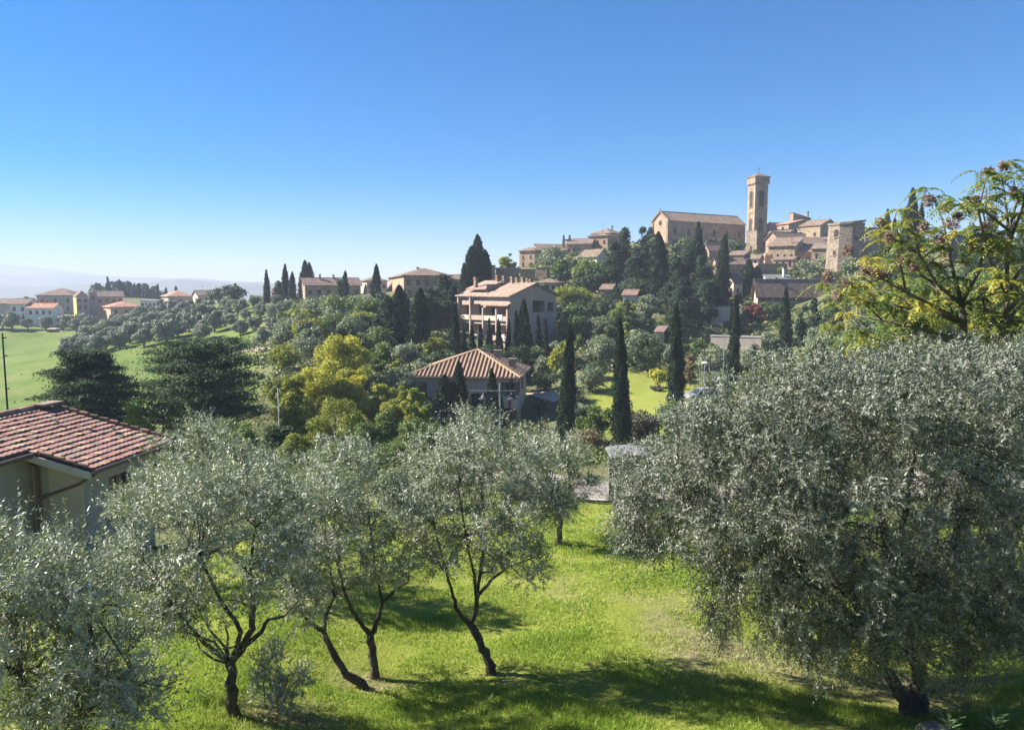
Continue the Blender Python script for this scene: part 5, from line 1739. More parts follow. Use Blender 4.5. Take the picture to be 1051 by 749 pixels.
# ------------------------------------------------------------------ tiled house on the left
def left_house():
    th = R(-9)                      # the eaves run away slightly to the right
    d = 21.5
    C = P(91, 482, d)               # near end of the right eave
    slope = R(14)
    e = Vector((math.sin(R(7)), math.cos(R(7)), 0))        # along the eave, away from the viewer
    s = Vector((e.y, -e.x, 0))      # down slope direction, to the right
    zb = min(ground(C.x - 3, C.y), ground(C.x, C.y + 6)) - .6
    root = thing('tiled_house', 'house with a pink clay tile roof and shaded plaster walls at the left edge', 'house', (C.x, C.y, zb), 0)
    O = Vector((C.x, C.y, zb))
    ze = C.z - zb
    Lr = 4.2                        # length of the eave
    run = 4.6                       # eave to ridge, horizontally
    front = 3.2                     # how far the upper part comes forward

    def pt(along, down, up=0.0):
        """along the eave, down-slope distance from the ridge line (0 ridge, run = eave), height above the roof plane"""
        q = e * along + s * (down - run)
        return Vector((q.x, q.y, ze + (run - down) * math.tan(slope) + up))
    cut = 2.7                       # the porch part stops this far below the ridge
    rb = MB()
    # solid deck of both slopes
    for a0, a1, d0, d1 in ((0, Lr, -run, 0), (0, Lr, 0, run), (-front, -.003, -cut, 0), (-front, -.003, 0, cut)):
        poly = []
        for al, dn in ((a0, d0), (a1, d0), (a1, d1), (a0, d1)):
            q = pt(al, abs(dn))
            qq = e * al + s * (dn - run)
            poly.append((qq.x, qq.y, q.z - .03))
        rb.prism(poly, (0, 0, -.16), mat=1)
    # courses of pan tiles, each lip standing over the next
    course = .29
    for a0, a1, lim in ((0, Lr, run + .12), (-front, -.003, cut + .12)):
        n = int(lim / course)
        nseg = int((a1 - a0) / .21)
        for i in range(n):
            d0, d1 = i * course, (i + 1) * course + .03
            for j in range(nseg):
                b0, b1 = a0 + (a1 - a0) * j / nseg, a0 + (a1 - a0) * (j + 1) / nseg
                m = (b0 + b1) / 2
                w = RS.normal() * .008
                lo, hi = .012, .052
                sk = .05
                pts = [pt(b0, d0, lo), pt(m - .02, d0, lo + .02), pt(b1, d0, lo), pt(b1, d1, hi + w), pt(m - .02, d1 + RS.normal() * .006, hi + .028 + w), pt(b0, d1, hi + w)]
                mt = int(RS.choice([0, 2, 3], p=[.74, .17, .09]))
                rb.face([pts[0], pts[5], pts[4], pts[1]], mt)
                rb.face([pts[1], pts[4], pts[3], pts[2]], mt)
                rb.face([pts[5], pts[5] - Vector((0, 0, .075)), pts[4] - Vector((0, 0, .1)), pts[4]], 1)  # lip faces coloured dark, painting the step shadow of each course
                rb.face([pts[4], pts[4] - Vector((0, 0, .1)), pts[3] - Vector((0, 0, .075)), pts[3]], 1)
    # ridge caps and verge tiles
    for k in range(int((Lr + front) / .4)):
        b0 = -front + .4 * k
        rb.tube([pt(b0, 0, .05), pt(b0 + .42, 0, .07)], [.10, .09], 7, mat=2 if k % 5 == 0 else 0)
    for k in range(int(run / .38)):
        rb.tube([pt(Lr - .03, .38 * k, .12), pt(Lr - .03, .38 * (k + 1.05), .16)], [.05, .06], 7, mat=1 if k % 3 else 0)
        if .38 * k > cut:
            rb.tube([pt(.02, .38 * k, .08), pt(.02, .38 * (k + 1.05), .12)], [.05, .055], 7, mat=0)
    ro = rb.build('roof', ['tile_clay_pink', 'tile_clay_dark', 'tile_clay', 'tile_lichen'], root)
    # walls: gable facing the viewer, right wall under the eave, forward wing
    inset_e, inset_g = .55, .5
    wm = MB()

    def wall(p0, p1, z0a, z1a, z0b=0, mat=0, holes=None):
        wm.face([(p0.x, p0.y, z0b), (p1.x, p1.y, z0b), (p1.x, p1.y, z1a), (p0.x, p0.y, z0a)], mat)
    g0 = pt(inset_g, run - inset_e)
    g1 = pt(Lr - .3, run - inset_e)
    rg = pt(inset_g, 0)
    lg = e * inset_g + s * (-run - run + inset_e)
    lg = Vector((lg.x, lg.y, g0.z))
    wall(rg, g0, rg.z - .2, g0.z - .2)
    wall(lg, rg, g0.z - .2, rg.z - .2)
    # right wall with a window opening
    u = (Vector((g1.x, g1.y, 0)) - Vector((g0.x, g0.y, 0)))
    W = u.length
    u.normalize()
    hz = g0.z - .2
    facade(wm, (g0.x, g0.y, 0), u, W, hz, [(1.1, 2.2, hz - 1.9, hz - .6)])
    w2 = pt(Lr - .3, 0)
    wall(g1, w2, g1.z - .2, w2.z - .2)
    # wing coming forward
    f0 = pt(-front + .35, cut - .35)
    f1 = pt(inset_g, cut - .35)
    fr = pt(-front + .35, 0)
    fl = e * (-front + .35) + s * (-run - cut + .35)
    fl = Vector((fl.x, fl.y, f0.z))
    wall(f0, f1, f0.z - .2, f1.z - .2)
    wall(fr, f0, fr.z - .2, f0.z - .2)
    wall(fl, fr, f0.z - .2, fr.z - .2)
    wm.build('wall', 'plaster_grey', root)
    az = math.atan2(u.y, u.x)
    for xx in (1.65,):
        p = Vector((g0.x, g0.y, 0)) + u * xx
        window(root, p.x, p.y, hz - 1.9, az, 1.1, 1.3, 'plain')
    # paler strip on the gable wall at its corner
    pm = MB()
    q = pt(inset_g - .03, run - inset_e - .55)
    pm.box((q.x, q.y, (g0.z - .1) / 2), (1.1, .12, g0.z - .3), rz=math.atan2(s.y, s.x))
    pm.build('corner_panel', 'plaster_beige', root)
    # rake board, gutter and downpipes
    rk = MB()
    rk.prism([pt(-.06, cut - .1, -.05), pt(-.06, run + .1, -.05), pt(-.06, run + .1, -.27), pt(-.06, cut - .1, -.27)], e * .05)
    rk.build('rake_board', 'concrete', root)
    gt = MB()
    gt.tube([pt(0, run + .14, -.04), pt(Lr, run + .14, -.04)], .075, 8)
    gt.tube([pt(-front, cut + .14, -.04), pt(.1, cut + .14, -.04)], .075, 8)
    gt.build('gutter', 'copper', root)
    dp = MB()
    q = pt(inset_g - .12, run - 2.0)
    dp.tube([pt(-.05, cut + .14, -.1), (q.x - .75, q.y + .15, q.z - .45 + .25), (q.x, q.y, q.z - .55), (q.x, q.y, .1)], .055, 8)
    dp.tube([(q.x, q.y, q.z - 1.55), pt(inset_g - .1, run - inset_e - .1, -.72), pt(0.1, run + .14, -.1)], .045, 8)
    dp.build('downpipe', 'copper', root)
    # window in the gable wall
    q = pt(inset_g, run - 2.9)
    window(root, q.x - .02, q.y - .03, q.z - 2.9, math.atan2(s.y, s.x), 1.0, 1.2, 'closed', rev=.0)
    sn = MB()
    for k in range(0, 7, 2):
        q = pt(2.6 + k * .2, 1.6 + k * .36, .14)
        sn.box((q.x, q.y, q.z + .04), (.07, .08, .09))
    sn.build('snow_hooks', 'metal_grey', ro)
    fl_ = MB()
    q = pt(4.0, .15, .1)
    fl_.box((q.x, q.y, q.z + .06), (1.0, .5, .08), rz=math.atan2(e.y, e.x))
    fl_.build('ridge_vent', 'stone_grey', ro)


surf('tile_clay_pink', (0.22, 0.105, 0.082), (0.33, 0.185, 0.15), 1.3, 0.9, 0.4, 12, c3=(0.275, 0.14, 0.112))


# ------------------------------------------------------------------ street furniture and small things
def twin_lamp():
    d = 52.0
    x = X(513, d)
    g = ground(x, d)
    t = thing('street_lamp', 'twin armed street lamp with dark bell shaped lanterns before the villa', 'street lamp', (x, d, g))
    ztop = P(513, 393, d).z - g
    zarm = P(513, 401, d).z - g
    p = MB()
    p.lathe([(.13, 0), (.12, .5), (.07, .6), (.055, zarm), (.05, ztop - .1), (.02, ztop)], 10)
    p.build('pole', 'metal_grey', t)
    k = d / F
    a = MB()
    a.tube([(-31 * k, 0, zarm), (16 * k, 0, zarm)], .03, 6)
    a.build('arm', 'metal_grey', t)
    for dx in (-16.5, 12.5):
        l = MB()
        l.tube([(0, 0, 0), (0, 0, -.14)], .02, 6)
        l.lathe([(.03, -.08), (.09, -.13), (.17, -.30), (.27, -.46), (.40, -.54), (.41, -.57), (.30, -.55), (.06, -.46)], 14)
        l.build('lantern', 'metal_dark', t, loc=(dx * k, 0, zarm))


def post_lamp():
    d = 58.0
    x = X(724.5, d)
    g = ground(x, d)
    zt = P(724.5, 372, d).z - g
    t = thing('street_lamp', 'single street lamp with a flat white disc head beside the silver car', 'street lamp', (x, d, g))
    p = MB()
    p.lathe([(.07, 0), (.065, .6), (.045, .7), (.04, zt - .1)], 9)
    p.build('pole', 'metal_grey', t)
    h = MB()
    h.lathe([(.05, zt - .16), (.12, zt - .1), (.26, zt - .06), (.27, zt), (.16, zt + .06), (.03, zt + .09)], 14)
    h.build('lamp_head', 'lamp_glass', t)
    for px, top, dd, lab, m, r in ((730, 373, 60, 'thin dark post standing just right of the disc headed lamp', 'metal_dark', .05), (744, 343, 88, 'tall thin grey pole between the two right roadside cypresses', 'metal_grey', .06),
                                   (422, 349, 108, 'pale thin pole at the foot of the dark cypresses left of the villa', 'white_paint', .06),
                                   (283, 400, 55, 'slender pale pole beside the spreading cedar', 'white_paint', .045)):
        x = X(px, dd)
        g = ground(x, dd)
        z = P(px, top, dd).z - g
        t = thing('post', lab, 'post', (x, dd, g))
        p = MB()
        p.lathe([(r * 1.4, 0), (r * 1.3, .4), (r, .45), (r * .8, z)], 8)
        p.build('shaft', m, t)
        c = MB()
        c.lathe([(r * 1.2, z), (r * 1.3, z + .06), (r * .3, z + .12)], 8)
        c.build('cap', m, t)
    # wooden power pole at the left edge
    d = 40
    x = X(1.5, d)
    g = ground(x, d)
    z = P(1.5, 342, d).z - g
    t = thing('utility_pole', 'thin dark utility pole cut by the left edge of the photo', 'utility pole', (x, d, g))
    p = MB()
    p.lathe([(.06, 0), (.04, z)], 9)
    p.build('shaft', 'metal_dark', t)
    p = MB()
    for q in (.25, 1.2, 3.0, 4.2):
        p.box((.08, 0, z - q), (.22, .06, .06))
    p.build('bracket', 'metal_dark', t)


def shelter():
    d = 24.0
    x0, x1 = X(633, d), X(676, d)
    xm = (x0 + x1) / 2
    g = ground(xm, d + .7)
    t = thing('shelter', 'low grey roofed shelter with a white corner post by the road', 'shelter', (xm, d + .7, g))
    w = x1 - x0
    zt = P(650, 471, d).z - g
    r = MB()
    n = 10
    prof = [(-w / 2 - .12 + (w + .24) * i / n, zt + .09 * math.sin(math.pi * i / n)) for i in range(n + 1)]
    for i in range(n):
        (xa, za), (xb, zb) = prof[i], prof[i + 1]
        r.prism([(xa, -.85, za), (xb, -.85, zb), (xb, .85, zb), (xa, .85, za)], (0, 0, .07))
    r.build('roof', 'sheet_grey', t)
    for sx in (-1, 1):
        for sy in (-1, 1):
            p = MB()
            p.box((sx * (w / 2 - .06), sy * .7, zt / 2), (.13, .13, zt - .01))
            p.build('post', 'sheet_grey', t)
    p = MB()
    p.box((0, .7, zt / 2), (w - .28, .05, zt - .1))
    p.box((w / 2 - .06, 0, zt / 2), (.05, 1.2, zt - .1))
    p.build('back_panel', 'panel_green', t)
    p = MB()
    p.box((0, .4, .45), (w - .4, .4, .06))
    for sx in (-1, 1):
        p.box((sx * (w / 2 - .4), .4, .21), (.06, .36, .42))
    p.build('bench', 'wood_brown', t)


def car():
    d = 84.0
    x = X(722, d)
    g = ground(x, d)
    g = P(720, 411.5, d).z
    t = thing('parked_car', 'silver car parked on the lawn edge behind the disc headed lamp', 'car', (x, d, max(g, ground(x, d))), R(200))
    b = MB()
    # lower body from cross sections along the length
    secs = [(-2.05, .45, .62, .78), (-1.95, .35, .80, .84), (-1.2, .30, .88, .86), (0, .28, .92, .87), (1.2, .30, .90, .86), (1.9, .34, .84, .82), (2.1, .42, .66, .76)]
    rows = []
    for xx, z0, z1, hw in secs:
        rows.append([(xx, -hw, z0), (xx, -hw, z1 - .1), (xx, -hw + .08, z1), (xx, hw - .08, z1), (xx, hw, z1 - .1), (xx, hw, z0)])
    for i in range(len(rows) - 1):
        for k in range(6):
            j = (k + 1) % 6
            b.face([rows[i][k], rows[i][j], rows[i + 1][j], rows[i + 1][k]])
    b.face(rows[0][::-1])
    b.face(rows[-1])
    b.build('body', 'car_silver', t)
    cb = MB()
    low = [(-1.75, .74, .88), (1.05, .76, .9)]
    up = [(-1.25, .60, 1.42), (.35, .60, 1.44)]
    lo = [(low[0][0], -.74, .88), (low[1][0], -.76, .9), (low[1][0], .76, .9), (low[0][0], .74, .88)]
    hi = [(up[0][0], -.6, 1.42), (up[1][0], -.6, 1.44), (up[1][0], .6, 1.44), (up[0][0], .6, 1.42)]
    for k in range(4):
        j = (k + 1) % 4
        cb.face([lo[k], lo[j], hi[j], hi[k]])
    cb.face(hi)
    cb.build('windows', 'glass_dark', t)
    rf = MB()
    rf.box((-.45, 0, 1.46), (1.66, 1.22, .05))
    for k in range(4):
        rf.tube([lo[k], hi[k]], .045, 5)
    for sy in (-1, 1):
        rf.tube([(-.45, sy * .755, .89), (-.45, sy * .605, 1.44)], .035, 5)
    rf.build('roof', 'car_silver', t)
    for sx in (-1.3, 1.3):
        for sy in (-1, 1):
            w = MB()
            w.lathe([(.18, -.1), (.30, -.1), (.33, -.06), (.33, .06), (.30, .1), (.18, .1)], 18)
            o = w.build('wheel', 'rubber', t, loc=(sx, sy * .78, .33))
            o.rotation_euler = (R(90), 0, 0)
            h = MB()
            h.lathe([(.02, -.11), (.17, -.105), (.19, -.07), (.19, .07), (.17, .105), (.02, .11)], 12)
            h.build('rim', 'metal_grey', o)
    for sy in (-1, 1):
        l = MB()
        l.box((2.06, sy * .55, .66), (.1, .34, .13))
        l.build('headlight', 'lamp_glass', t)


def small_things():
    # rock and leafy weed at the bottom right, right before the viewer
    d = 9.9
    x = X(985, d)
    rk = MB()
    n = 9
    prof = [(0.02, .15), (.16, .13), (.24, .05), (.22, -.12)]
    rows = []
    for r, z in prof:
        rows.append([(r * math.cos(6.283 * k / n) * (1 + .3 * math.sin(k * 2.3)), r * .8 * math.sin(6.283 * k / n) * (1 + .25 * math.cos(k * 1.7)), z + .03 * math.sin(k * 3.1 + r * 9)) for k in range(n)])
    for i in range(3):
        for k in range(n):
            j = (k + 1) % n
            rk.face([rows[i + 1][k], rows[i + 1][j], rows[i][j], rows[i][k]])
    rk.face(rows[0])
    o = rk.build('rock', 'rock')
    o.location = (x, d, ground(x, d))
    tag(o, 'grey rock lying in the shade below the huge olive tree', 'rock')
    for px, py, dd, lab in ((1000, 741, 9.6, 'leafy weed with long pale leaves beside the grey rock'), (1048, 742, 9.6, 'small weed with narrow leaves at the bottom right corner')):
        x = X(px, dd)
        g = ground(x, dd)
        h = max(.25, P(px, py, dd).z - g + .05)
        t = thing('weed', lab, 'weed', (x, dd, g))
        s = MB()
        s.tube([(0, 0, -.05), (.01, 0, h * .6), (0, .01, h * .8)], [.012, .009, .005], 6)
        s.build('stem', 'bark', t)
        Q = []
        for k in range(14):
            w = k * 2.4
            dr = np.array([math.cos(w), math.sin(w) * .6, .35 + .3 * RS.rand()])
            z = h * (.35 + .6 * k / 14)
            Q.append(leafquads(np.array([[0, 0, z]]) + unit(dr)[None] * .11, dr[None], np.array([[0, 0, 1.]]) + RS.normal(size=(1, 3)) * .2, [.24], [.055]))
        link('leaves', quads('leaves', np.concatenate(Q), RS.rand(14), 'weed'), t)


sheet('road', [(-5, 40), (-2, 34), (.5, 29.4), (3, 27.4), (8, 26.6), (18, 26)], 3.4, 'road', .02, 4)
sheet('kerb', [(1.2, 26.2), (3, 25.5), (8, 24.8), (18, 24.2)], .18, 'kerb', .09, 1)
sheet('patio', [(X(553, 97), 96), (X(574, 97), 97.5)], 7, 'patio', .02, 4)
sheet('path', [(X(443, 122), 118), (X(465, 122), 124)], 3, 'path', .05, 2)
sheet('path', [(X(247, 160), 152), (X(262, 150), 148), (X(275, 140), 140)], 2.2, 'path', .05, 2)
sheet('path', [(X(62, 285), 278), (X(82, 280), 272), (X(100, 280), 276)], 4, 'path', .05, 2)
town()
far_village()
yellow_side()
apartment()
villa()
left_house()
twin_lamp()
post_lamp()
shelter()
car()
small_things()


# ------------------------------------------------------------------ planting
def planting():
    CY_, TR, SH = 'cypress', 'tree', 'shrub'
    g1 = 'roadside cypresses'
    # kind, column, tip row, width px, depth, name, label, category, group, options
    for row in [
        ('cypress', 581, 331, 19, 75, 'cypress_tree', 'tall thin roadside cypress right of the villa, leaning slightly', CY_, g1, {}),
        ('cypress', 641, 324, 20, 68, 'cypress_tree', 'tallest thin roadside cypress, rising above the grey roofed shelter', CY_, g1, {}),
        ('cypress', 696, 309, 18, 80, 'cypress_tree', 'thin roadside cypress standing at the end of the bright lawn', CY_, g1, {}),
        ('cypress', 754, 301, 13, 100, 'cypress_tree', 'thin roadside cypress in front of the long pale retaining wall', CY_, g1, {}),
        ('cypress', 808, 294, 13, 115, 'cypress_tree', 'thin roadside cypress in front of the long low grey house', CY_, g1, {}),
        # by the villa
        ('cypress', 455, 384, 24, 84.5, 'cypress_tree', 'short wide cypress before the villa wall, left of its pair', CY_, None, {}),
        ('cypress', 473, 369, 19, 85, 'cypress_tree', 'taller cypress right before the middle of the villa wall', CY_, None, {}),
        ('cypress', 507, 377, 17, 84, 'cypress_tree', 'cypress before the villa wall behind the twin armed lamp', CY_, None, {}),
        ('cypress', 515, 404, 9, 83, 'cypress_tree', 'smallest slim cypress before the right end of the villa wall', CY_, None, {}),
        # dark clump left of the villa
        ('cypress', 430, 295, 25, 118, 'cypress_tree', 'broad tall cypress right beside the thin pale post left of the villa', CY_, None, {}),
        ('cypress', 414, 292, 26, 126, 'cypress_tree', 'broad dark cypress behind the one beside the thin pale post', CY_, None, {}),
        ('pine', 398, 302, 34, 122, 'pine_tree', 'dark ragged pine at the left of the dark cypress clump', 'pine', None, {}),
        ('pine', 387, 325, 36, 108, 'pine_tree', 'low dark conifer at the left foot of the dark cypress clump', 'pine', None, {}),
        ('pine', 455, 281, 46, 140, 'pine_tree', 'big dark pine in front of the square skyline house', 'pine', None, {}),
        ('pine', 442, 295, 34, 133, 'pine_tree', 'dark pine between the broad cypress and the big dark pine', 'pine', None, {}),
        ('pine', 466, 292, 26, 138, 'pine_tree', 'dark pine at the left edge of the pink apartment house', 'pine', None, {}),
        ('cypress', 404, 318, 24, 112, 'cypress_tree', 'dark cypress half sunk in the clump before the ragged pine', CY_, None, {}),
        # tall clump on skyline
        ('cypress', 491, 240, 24, 168, 'cypress_tree', 'tallest peaked cypress of the clump above the apartment house', CY_, 'cypress clump above the apartment house', {}),
        ('cypress', 483, 252, 22, 166, 'cypress_tree', 'cypress on the left side of the clump above the apartment house', CY_, 'cypress clump above the apartment house', {}),
        ('cypress', 500, 256, 20, 170, 'cypress_tree', 'cypress on the right side of the clump above the apartment house', CY_, 'cypress clump above the apartment house', {}),
        ('cypress', 478, 270, 14, 163, 'cypress_tree', 'lowest outer cypress of the clump above the apartment house', CY_, 'cypress clump above the apartment house', {}),
        ('lime', 521, 256, 24, 190, 'broadleaf_tree', 'round yellowish tree between the cypress clump and orange brick house', TR, None, {}),
        ('dark', 540, 283, 20, 165, 'shrub', 'small dark bush on top of the apartment house roofline', SH, None, {}),
        ('green', 556, 289, 16, 160, 'shrub', 'small green bush beside the small cream house', SH, None, {}),
        # before the apartment house
        ('cypress', 539, 306, 17, 116, 'cypress_tree', 'widest tall cypress before the shaded side of the apartment house', CY_, None, {}),
        ('cypress', 529.5, 318, 8, 116, 'cypress_tree', 'slim cypress touching the widest one before the apartment house', CY_, None, {}),
        ('cypress', 552.5, 322, 9, 114, 'cypress_tree', 'slim cypress right of the widest one before the apartment house', CY_, None, {}),
        ('cypress', 561, 328, 7, 113, 'cypress_tree', 'rightmost small slim cypress before the apartment house', CY_, None, {}),
        ('cypress', 468, 313, 12, 110, 'cypress_tree', 'leftmost cypress of the row before the apartment balconies', CY_, None, {}),
        # left skyline
        ('cypress', 275, 277, 7, 226, 'cypress_tree', 'lone slim cypress farthest left on the skyline above the grove', CY_, None, {}),
        ('cypress', 294, 271, 9, 222, 'cypress_tree', 'middle slim cypress of the skyline three left of the long house', CY_, None, {}),
        ('cypress', 300, 279, 9, 220, 'cypress_tree', 'short cypress right next to the middle one on the left skyline', CY_, None, {}),
        ('dark', 288, 283, 14, 224, 'broadleaf_tree', 'dark round tree at the foot of the left skyline cypresses', TR, None, {}),
        ('cypress', 313, 267, 13, 225, 'cypress_tree', 'thick cypress at the left end of the long stone house', CY_, None, {}),
        ('cypress', 320, 269, 12, 226, 'cypress_tree', 'second thick cypress touching the one at the long stone house', CY_, None, {}),
        ('cypress', 355, 278, 8, 200, 'cypress_tree', 'cypress in front of the right half of the long stone house', CY_, None, {}),
        ('dark', 351, 284, 12, 201, 'broadleaf_tree', 'dark bush beside the cypress before the long stone house', TR, None, {}),
        ('cypress', 386, 271, 11, 184, 'cypress_tree', 'slender lone cypress left of the big square skyline house', CY_, None, {}),
        ('dark', 240, 291, 26, 250, 'broadleaf_tree', 'dark round tree at the right end of the far village', TR, None, {}),
        ('dark', 226, 294, 24, 255, 'broadleaf_tree', 'dark spreading tree beside the cream village house', TR, None, {}),
        ('pine', 243, 290, 9, 252, 'pine_tree', 'small pointed conifer above the dark round village tree', 'pine', None, {}),
        # hill town trees
        ('pine', 640, 232, 36, 180, 'pine_tree', 'big dark pine below the tall square skyline house', 'pine', None, {}),
        ('pine', 658, 230, 30, 178, 'pine_tree', 'tall dark pine just left of the church front', 'pine', None, {}),
        ('pine', 630, 246, 32, 174, 'pine_tree', 'dark pine beside the round green trees of the town slope', 'pine', None, {}),
        ('pine', 651, 252, 36, 168, 'pine_tree', 'lower dark pine in front of the tall pair left of the church', 'pine', None, {}),
        ('cypress', 677, 237, 24, 160, 'cypress_tree', 'broad tall cypress right under the church front', CY_, None, {}),
        ('cypress', 716, 226, 15, 168, 'cypress_tree', 'tall pointed cypress before the middle of the church', CY_, None, {}),
        ('pine', 706, 246, 40, 162, 'pine_tree', 'wide dark conifer below the middle of the church', 'pine', None, {}),
        ('pine', 693, 262, 36, 152, 'pine_tree', 'dark conifer between the broad cypress and the wide conifer', 'pine', None, {}),
        ('pine', 718, 260, 34, 156, 'pine_tree', 'dark conifer at the foot of the tall pointed cypress', 'pine', None, {}),
        ('pine', 700, 284, 40, 142, 'pine_tree', 'lowest dark conifer of the stand under the church', 'pine', None, {}),
        ('pine', 722, 288, 32, 148, 'pine_tree', 'low dark conifer at the right of the stand under the church', 'pine', None, {}),
        ('cypress', 739, 240, 17, 166, 'cypress_tree', 'tall cypress at the right end of the stand under the church', CY_, None, {}),
        ('cypress', 765, 266, 18, 182, 'cypress_tree', 'blunt dark cypress below the stone block of the bell tower', CY_, None, {}),
        ('cypress', 774, 273, 16, 181, 'cypress_tree', 'dark cypress at the left end of the long low house roof', CY_, None, {}),
        ('cypress', 757, 300, 10, 163, 'cypress_tree', 'small dark cypress before the pale house under the town', CY_, None, {}),
        ('grey', 565, 252, 30, 214, 'broadleaf_tree', 'grey green ivy covered tree right of the orange brick house', TR, None, {}),
        ('grey', 560, 262, 26, 210, 'broadleaf_tree', 'lower grey green tree hugging the orange brick house', TR, None, {}),
        ('green', 577, 263, 24, 180, 'broadleaf_tree', 'round bright green tree above the lime green one', TR, None, {}),
        ('green', 601, 262, 32, 176, 'broadleaf_tree', 'larger round green tree right of the round bright green one', TR, None, {}),
        ('dark', 612, 272, 26, 172, 'broadleaf_tree', 'dark green tree at the right of the larger round tree', TR, None, {}),
        ('lime', 587, 288, 54, 150, 'broadleaf_tree', 'wide lime green tree right of the apartment house', TR, None, {}),
        ('lime', 640, 308, 44, 140, 'broadleaf_tree', 'lime green tree under the pines, below the glimpsed houses', TR, None, {}),
        ('dark', 612, 308, 36, 144, 'broadleaf_tree', 'dark tree between the two lime green trees', TR, None, {}),
        ('grey', 664, 298, 28, 138, 'broadleaf_tree', 'grey green tree under the broad cypress of the church', TR, None, {}),
        ('green', 590, 322, 36, 128, 'broadleaf_tree', 'green tree at the foot of the wide lime green one', TR, None, {}),
        ('dark', 620, 330, 34, 122, 'broadleaf_tree', 'dark tree behind the leaning and the tallest roadside cypresses', TR, None, {}),
        ('grey', 826, 266, 26, 196, 'shrub', 'grey green bush under the house with shuttered windows', SH, None, {}),
        ('grey', 844, 262, 24, 192, 'shrub', 'grey green bush at the left foot of the big wall tower', SH, None, {}),
        ('grey', 872, 264, 22, 182, 'shrub', 'pale ivy bush climbing the big wall tower', SH, None, {}),
        ('lime', 800, 272, 10, 202, 'shrub', 'tiny lime green bush on the terrace wall', SH, None, {}),
        ('cypress', 931, 192, 19, 150, 'cypress_tree', 'tall cypress rising above the feathery tree', CY_, None, {}),
        ('cypress', 924, 212, 12, 148, 'cypress_tree', 'short cypress on the left of the tall one above the feathery tree', CY_, None, {}),
        ('cypress', 938, 208, 12, 152, 'cypress_tree', 'short cypress on the right of the tall one above the feathery tree', CY_, None, {}),
        ('cypress', 907, 214, 13, 156, 'cypress_tree', 'pointed cypress just right of the big wall tower', CY_, None, {}),
        ('cypress', 915, 224, 12, 158, 'cypress_tree', 'lower cypress beside the pointed one right of the wall tower', CY_, None, {}),
        ('dark', 903, 250, 34, 140, 'broadleaf_tree', 'dark tree below the wall right of the wall tower', TR, None, {}),
        ('dark', 928, 262, 50, 130, 'broadleaf_tree', 'wide dark tree behind the feathery tree', TR, None, {}),
        ('pine', 1012, 212, 34, 120, 'pine_tree', 'dark pine behind the house half hidden by the feathery tree', 'pine', None, {}),
        ('pine', 1046, 218, 44, 110, 'pine_tree', 'dark pine at the right edge behind the feathery tree', 'pine', None, {}),
        ('green', 960, 276, 54, 95, 'broadleaf_tree', 'green tree below the house half hidden by the feathery tree', TR, None, {}),
        ('green', 1020, 272, 70, 80, 'broadleaf_tree', 'wide green tree at the right under the feathery tree', TR, None, {}),
        ('lime', 985, 296, 60, 60, 'broadleaf_tree', 'lime green thicket tree behind the trunk of the feathery tree', TR, None, {}),
        ('green', 920, 296, 60, 70, 'broadleaf_tree', 'green thicket tree left of the feathery tree trunk', TR, None, {}),
        ('green', 1060, 290, 70, 55, 'broadleaf_tree', 'green thicket tree at the right edge under the feathery tree', TR, None, {}),
        ('grey', 880, 312, 44, 85, 'broadleaf_tree', 'grey green tree behind the huge olive top, left of the thicket', TR, None, {}),
        ('dark', 862, 306, 34, 110, 'broadleaf_tree', 'dark tree right of the long low grey house', TR, None, {}),
        ('pine', 835, 303, 24, 125, 'pine_tree', 'small dark conifer right of the cypress before the long low house', 'pine', None, {}),
        ('pine', 852, 310, 24, 120, 'pine_tree', 'small dark conifer nearer the thicket before the long low house', 'pine', None, {}),
        ('pine', 822, 318, 20, 122, 'pine_tree', 'smallest dark conifer before the long low house', 'pine', None, {}),
        ('grey', 846, 330, 40, 95, 'shrub', 'grey green bush below the small dark conifers', SH, None, {}),
        ('dark', 795, 310, 26, 150, 'shrub', 'round dark green bush right of the red tree', SH, None, {}),
        ('red', 772, 309, 24, 152, 'broadleaf_tree', 'red leaved tree below the long low grey house', TR, None, {}),
        ('red', 786, 314, 14, 151, 'shrub', 'small red bush touching the round dark green bush', SH, None, {}),
        ('dark', 752, 328, 20, 146, 'shrub', 'dark bush on top of the pale retaining wall', SH, None, {}),
        ('grey', 790, 340, 26, 128, 'shrub', 'grey green bush at the right end of the pale retaining wall', SH, None, {}),
        ('grey', 735, 354, 36, 116, 'shrub', 'grey green bush below the pale retaining wall', SH, None, {}),
        ('grey', 775, 356, 36, 110, 'shrub', 'grey bush between the two right roadside cypresses', SH, None, {}),
        ('dark', 776, 352, 18, 120, 'shrub', 'small dark bush in front of the pale retaining wall', SH, None, {}),
        # round the bright lawn
        ('dark', 667, 340, 42, 105, 'broadleaf_tree', 'dense dark green tree behind the bright lawn', TR, None, {}),
        ('grey', 650, 346, 26, 112, 'broadleaf_tree', 'grey tree left of the dense dark green lawn tree', TR, None, {}),
        ('yellow', 677, 375, 26, 98, 'shrub', 'bright yellow bush behind the bright lawn', SH, None, {}),
        ('mauve', 676, 396, 18, 96, 'shrub', 'brownish bush below the bright yellow bush', SH, None, {}),
        ('tan', 710, 360, 18, 100, 'broadleaf_tree', 'thin tan willowy tree right of the lawn end cypress', TR, None, {'bottom': 400}),
        ('grey', 728, 362, 26, 102, 'broadleaf_tree', 'grey bush behind the disc headed lamp', TR, None, {}),
        ('grey', 615, 344, 44, 112, 'broadleaf_tree', 'silvery grey tree above the round grey bush', TR, None, {}),
        ('grey', 606, 376, 40, 96, 'shrub', 'big round silvery bush left of the bright lawn', SH, None, {'base': .02}),
        ('dark', 612, 370, 34, 103, 'hedge', 'dark clipped hedge behind the big round silvery bush', 'hedge', None, {'base': .02}),
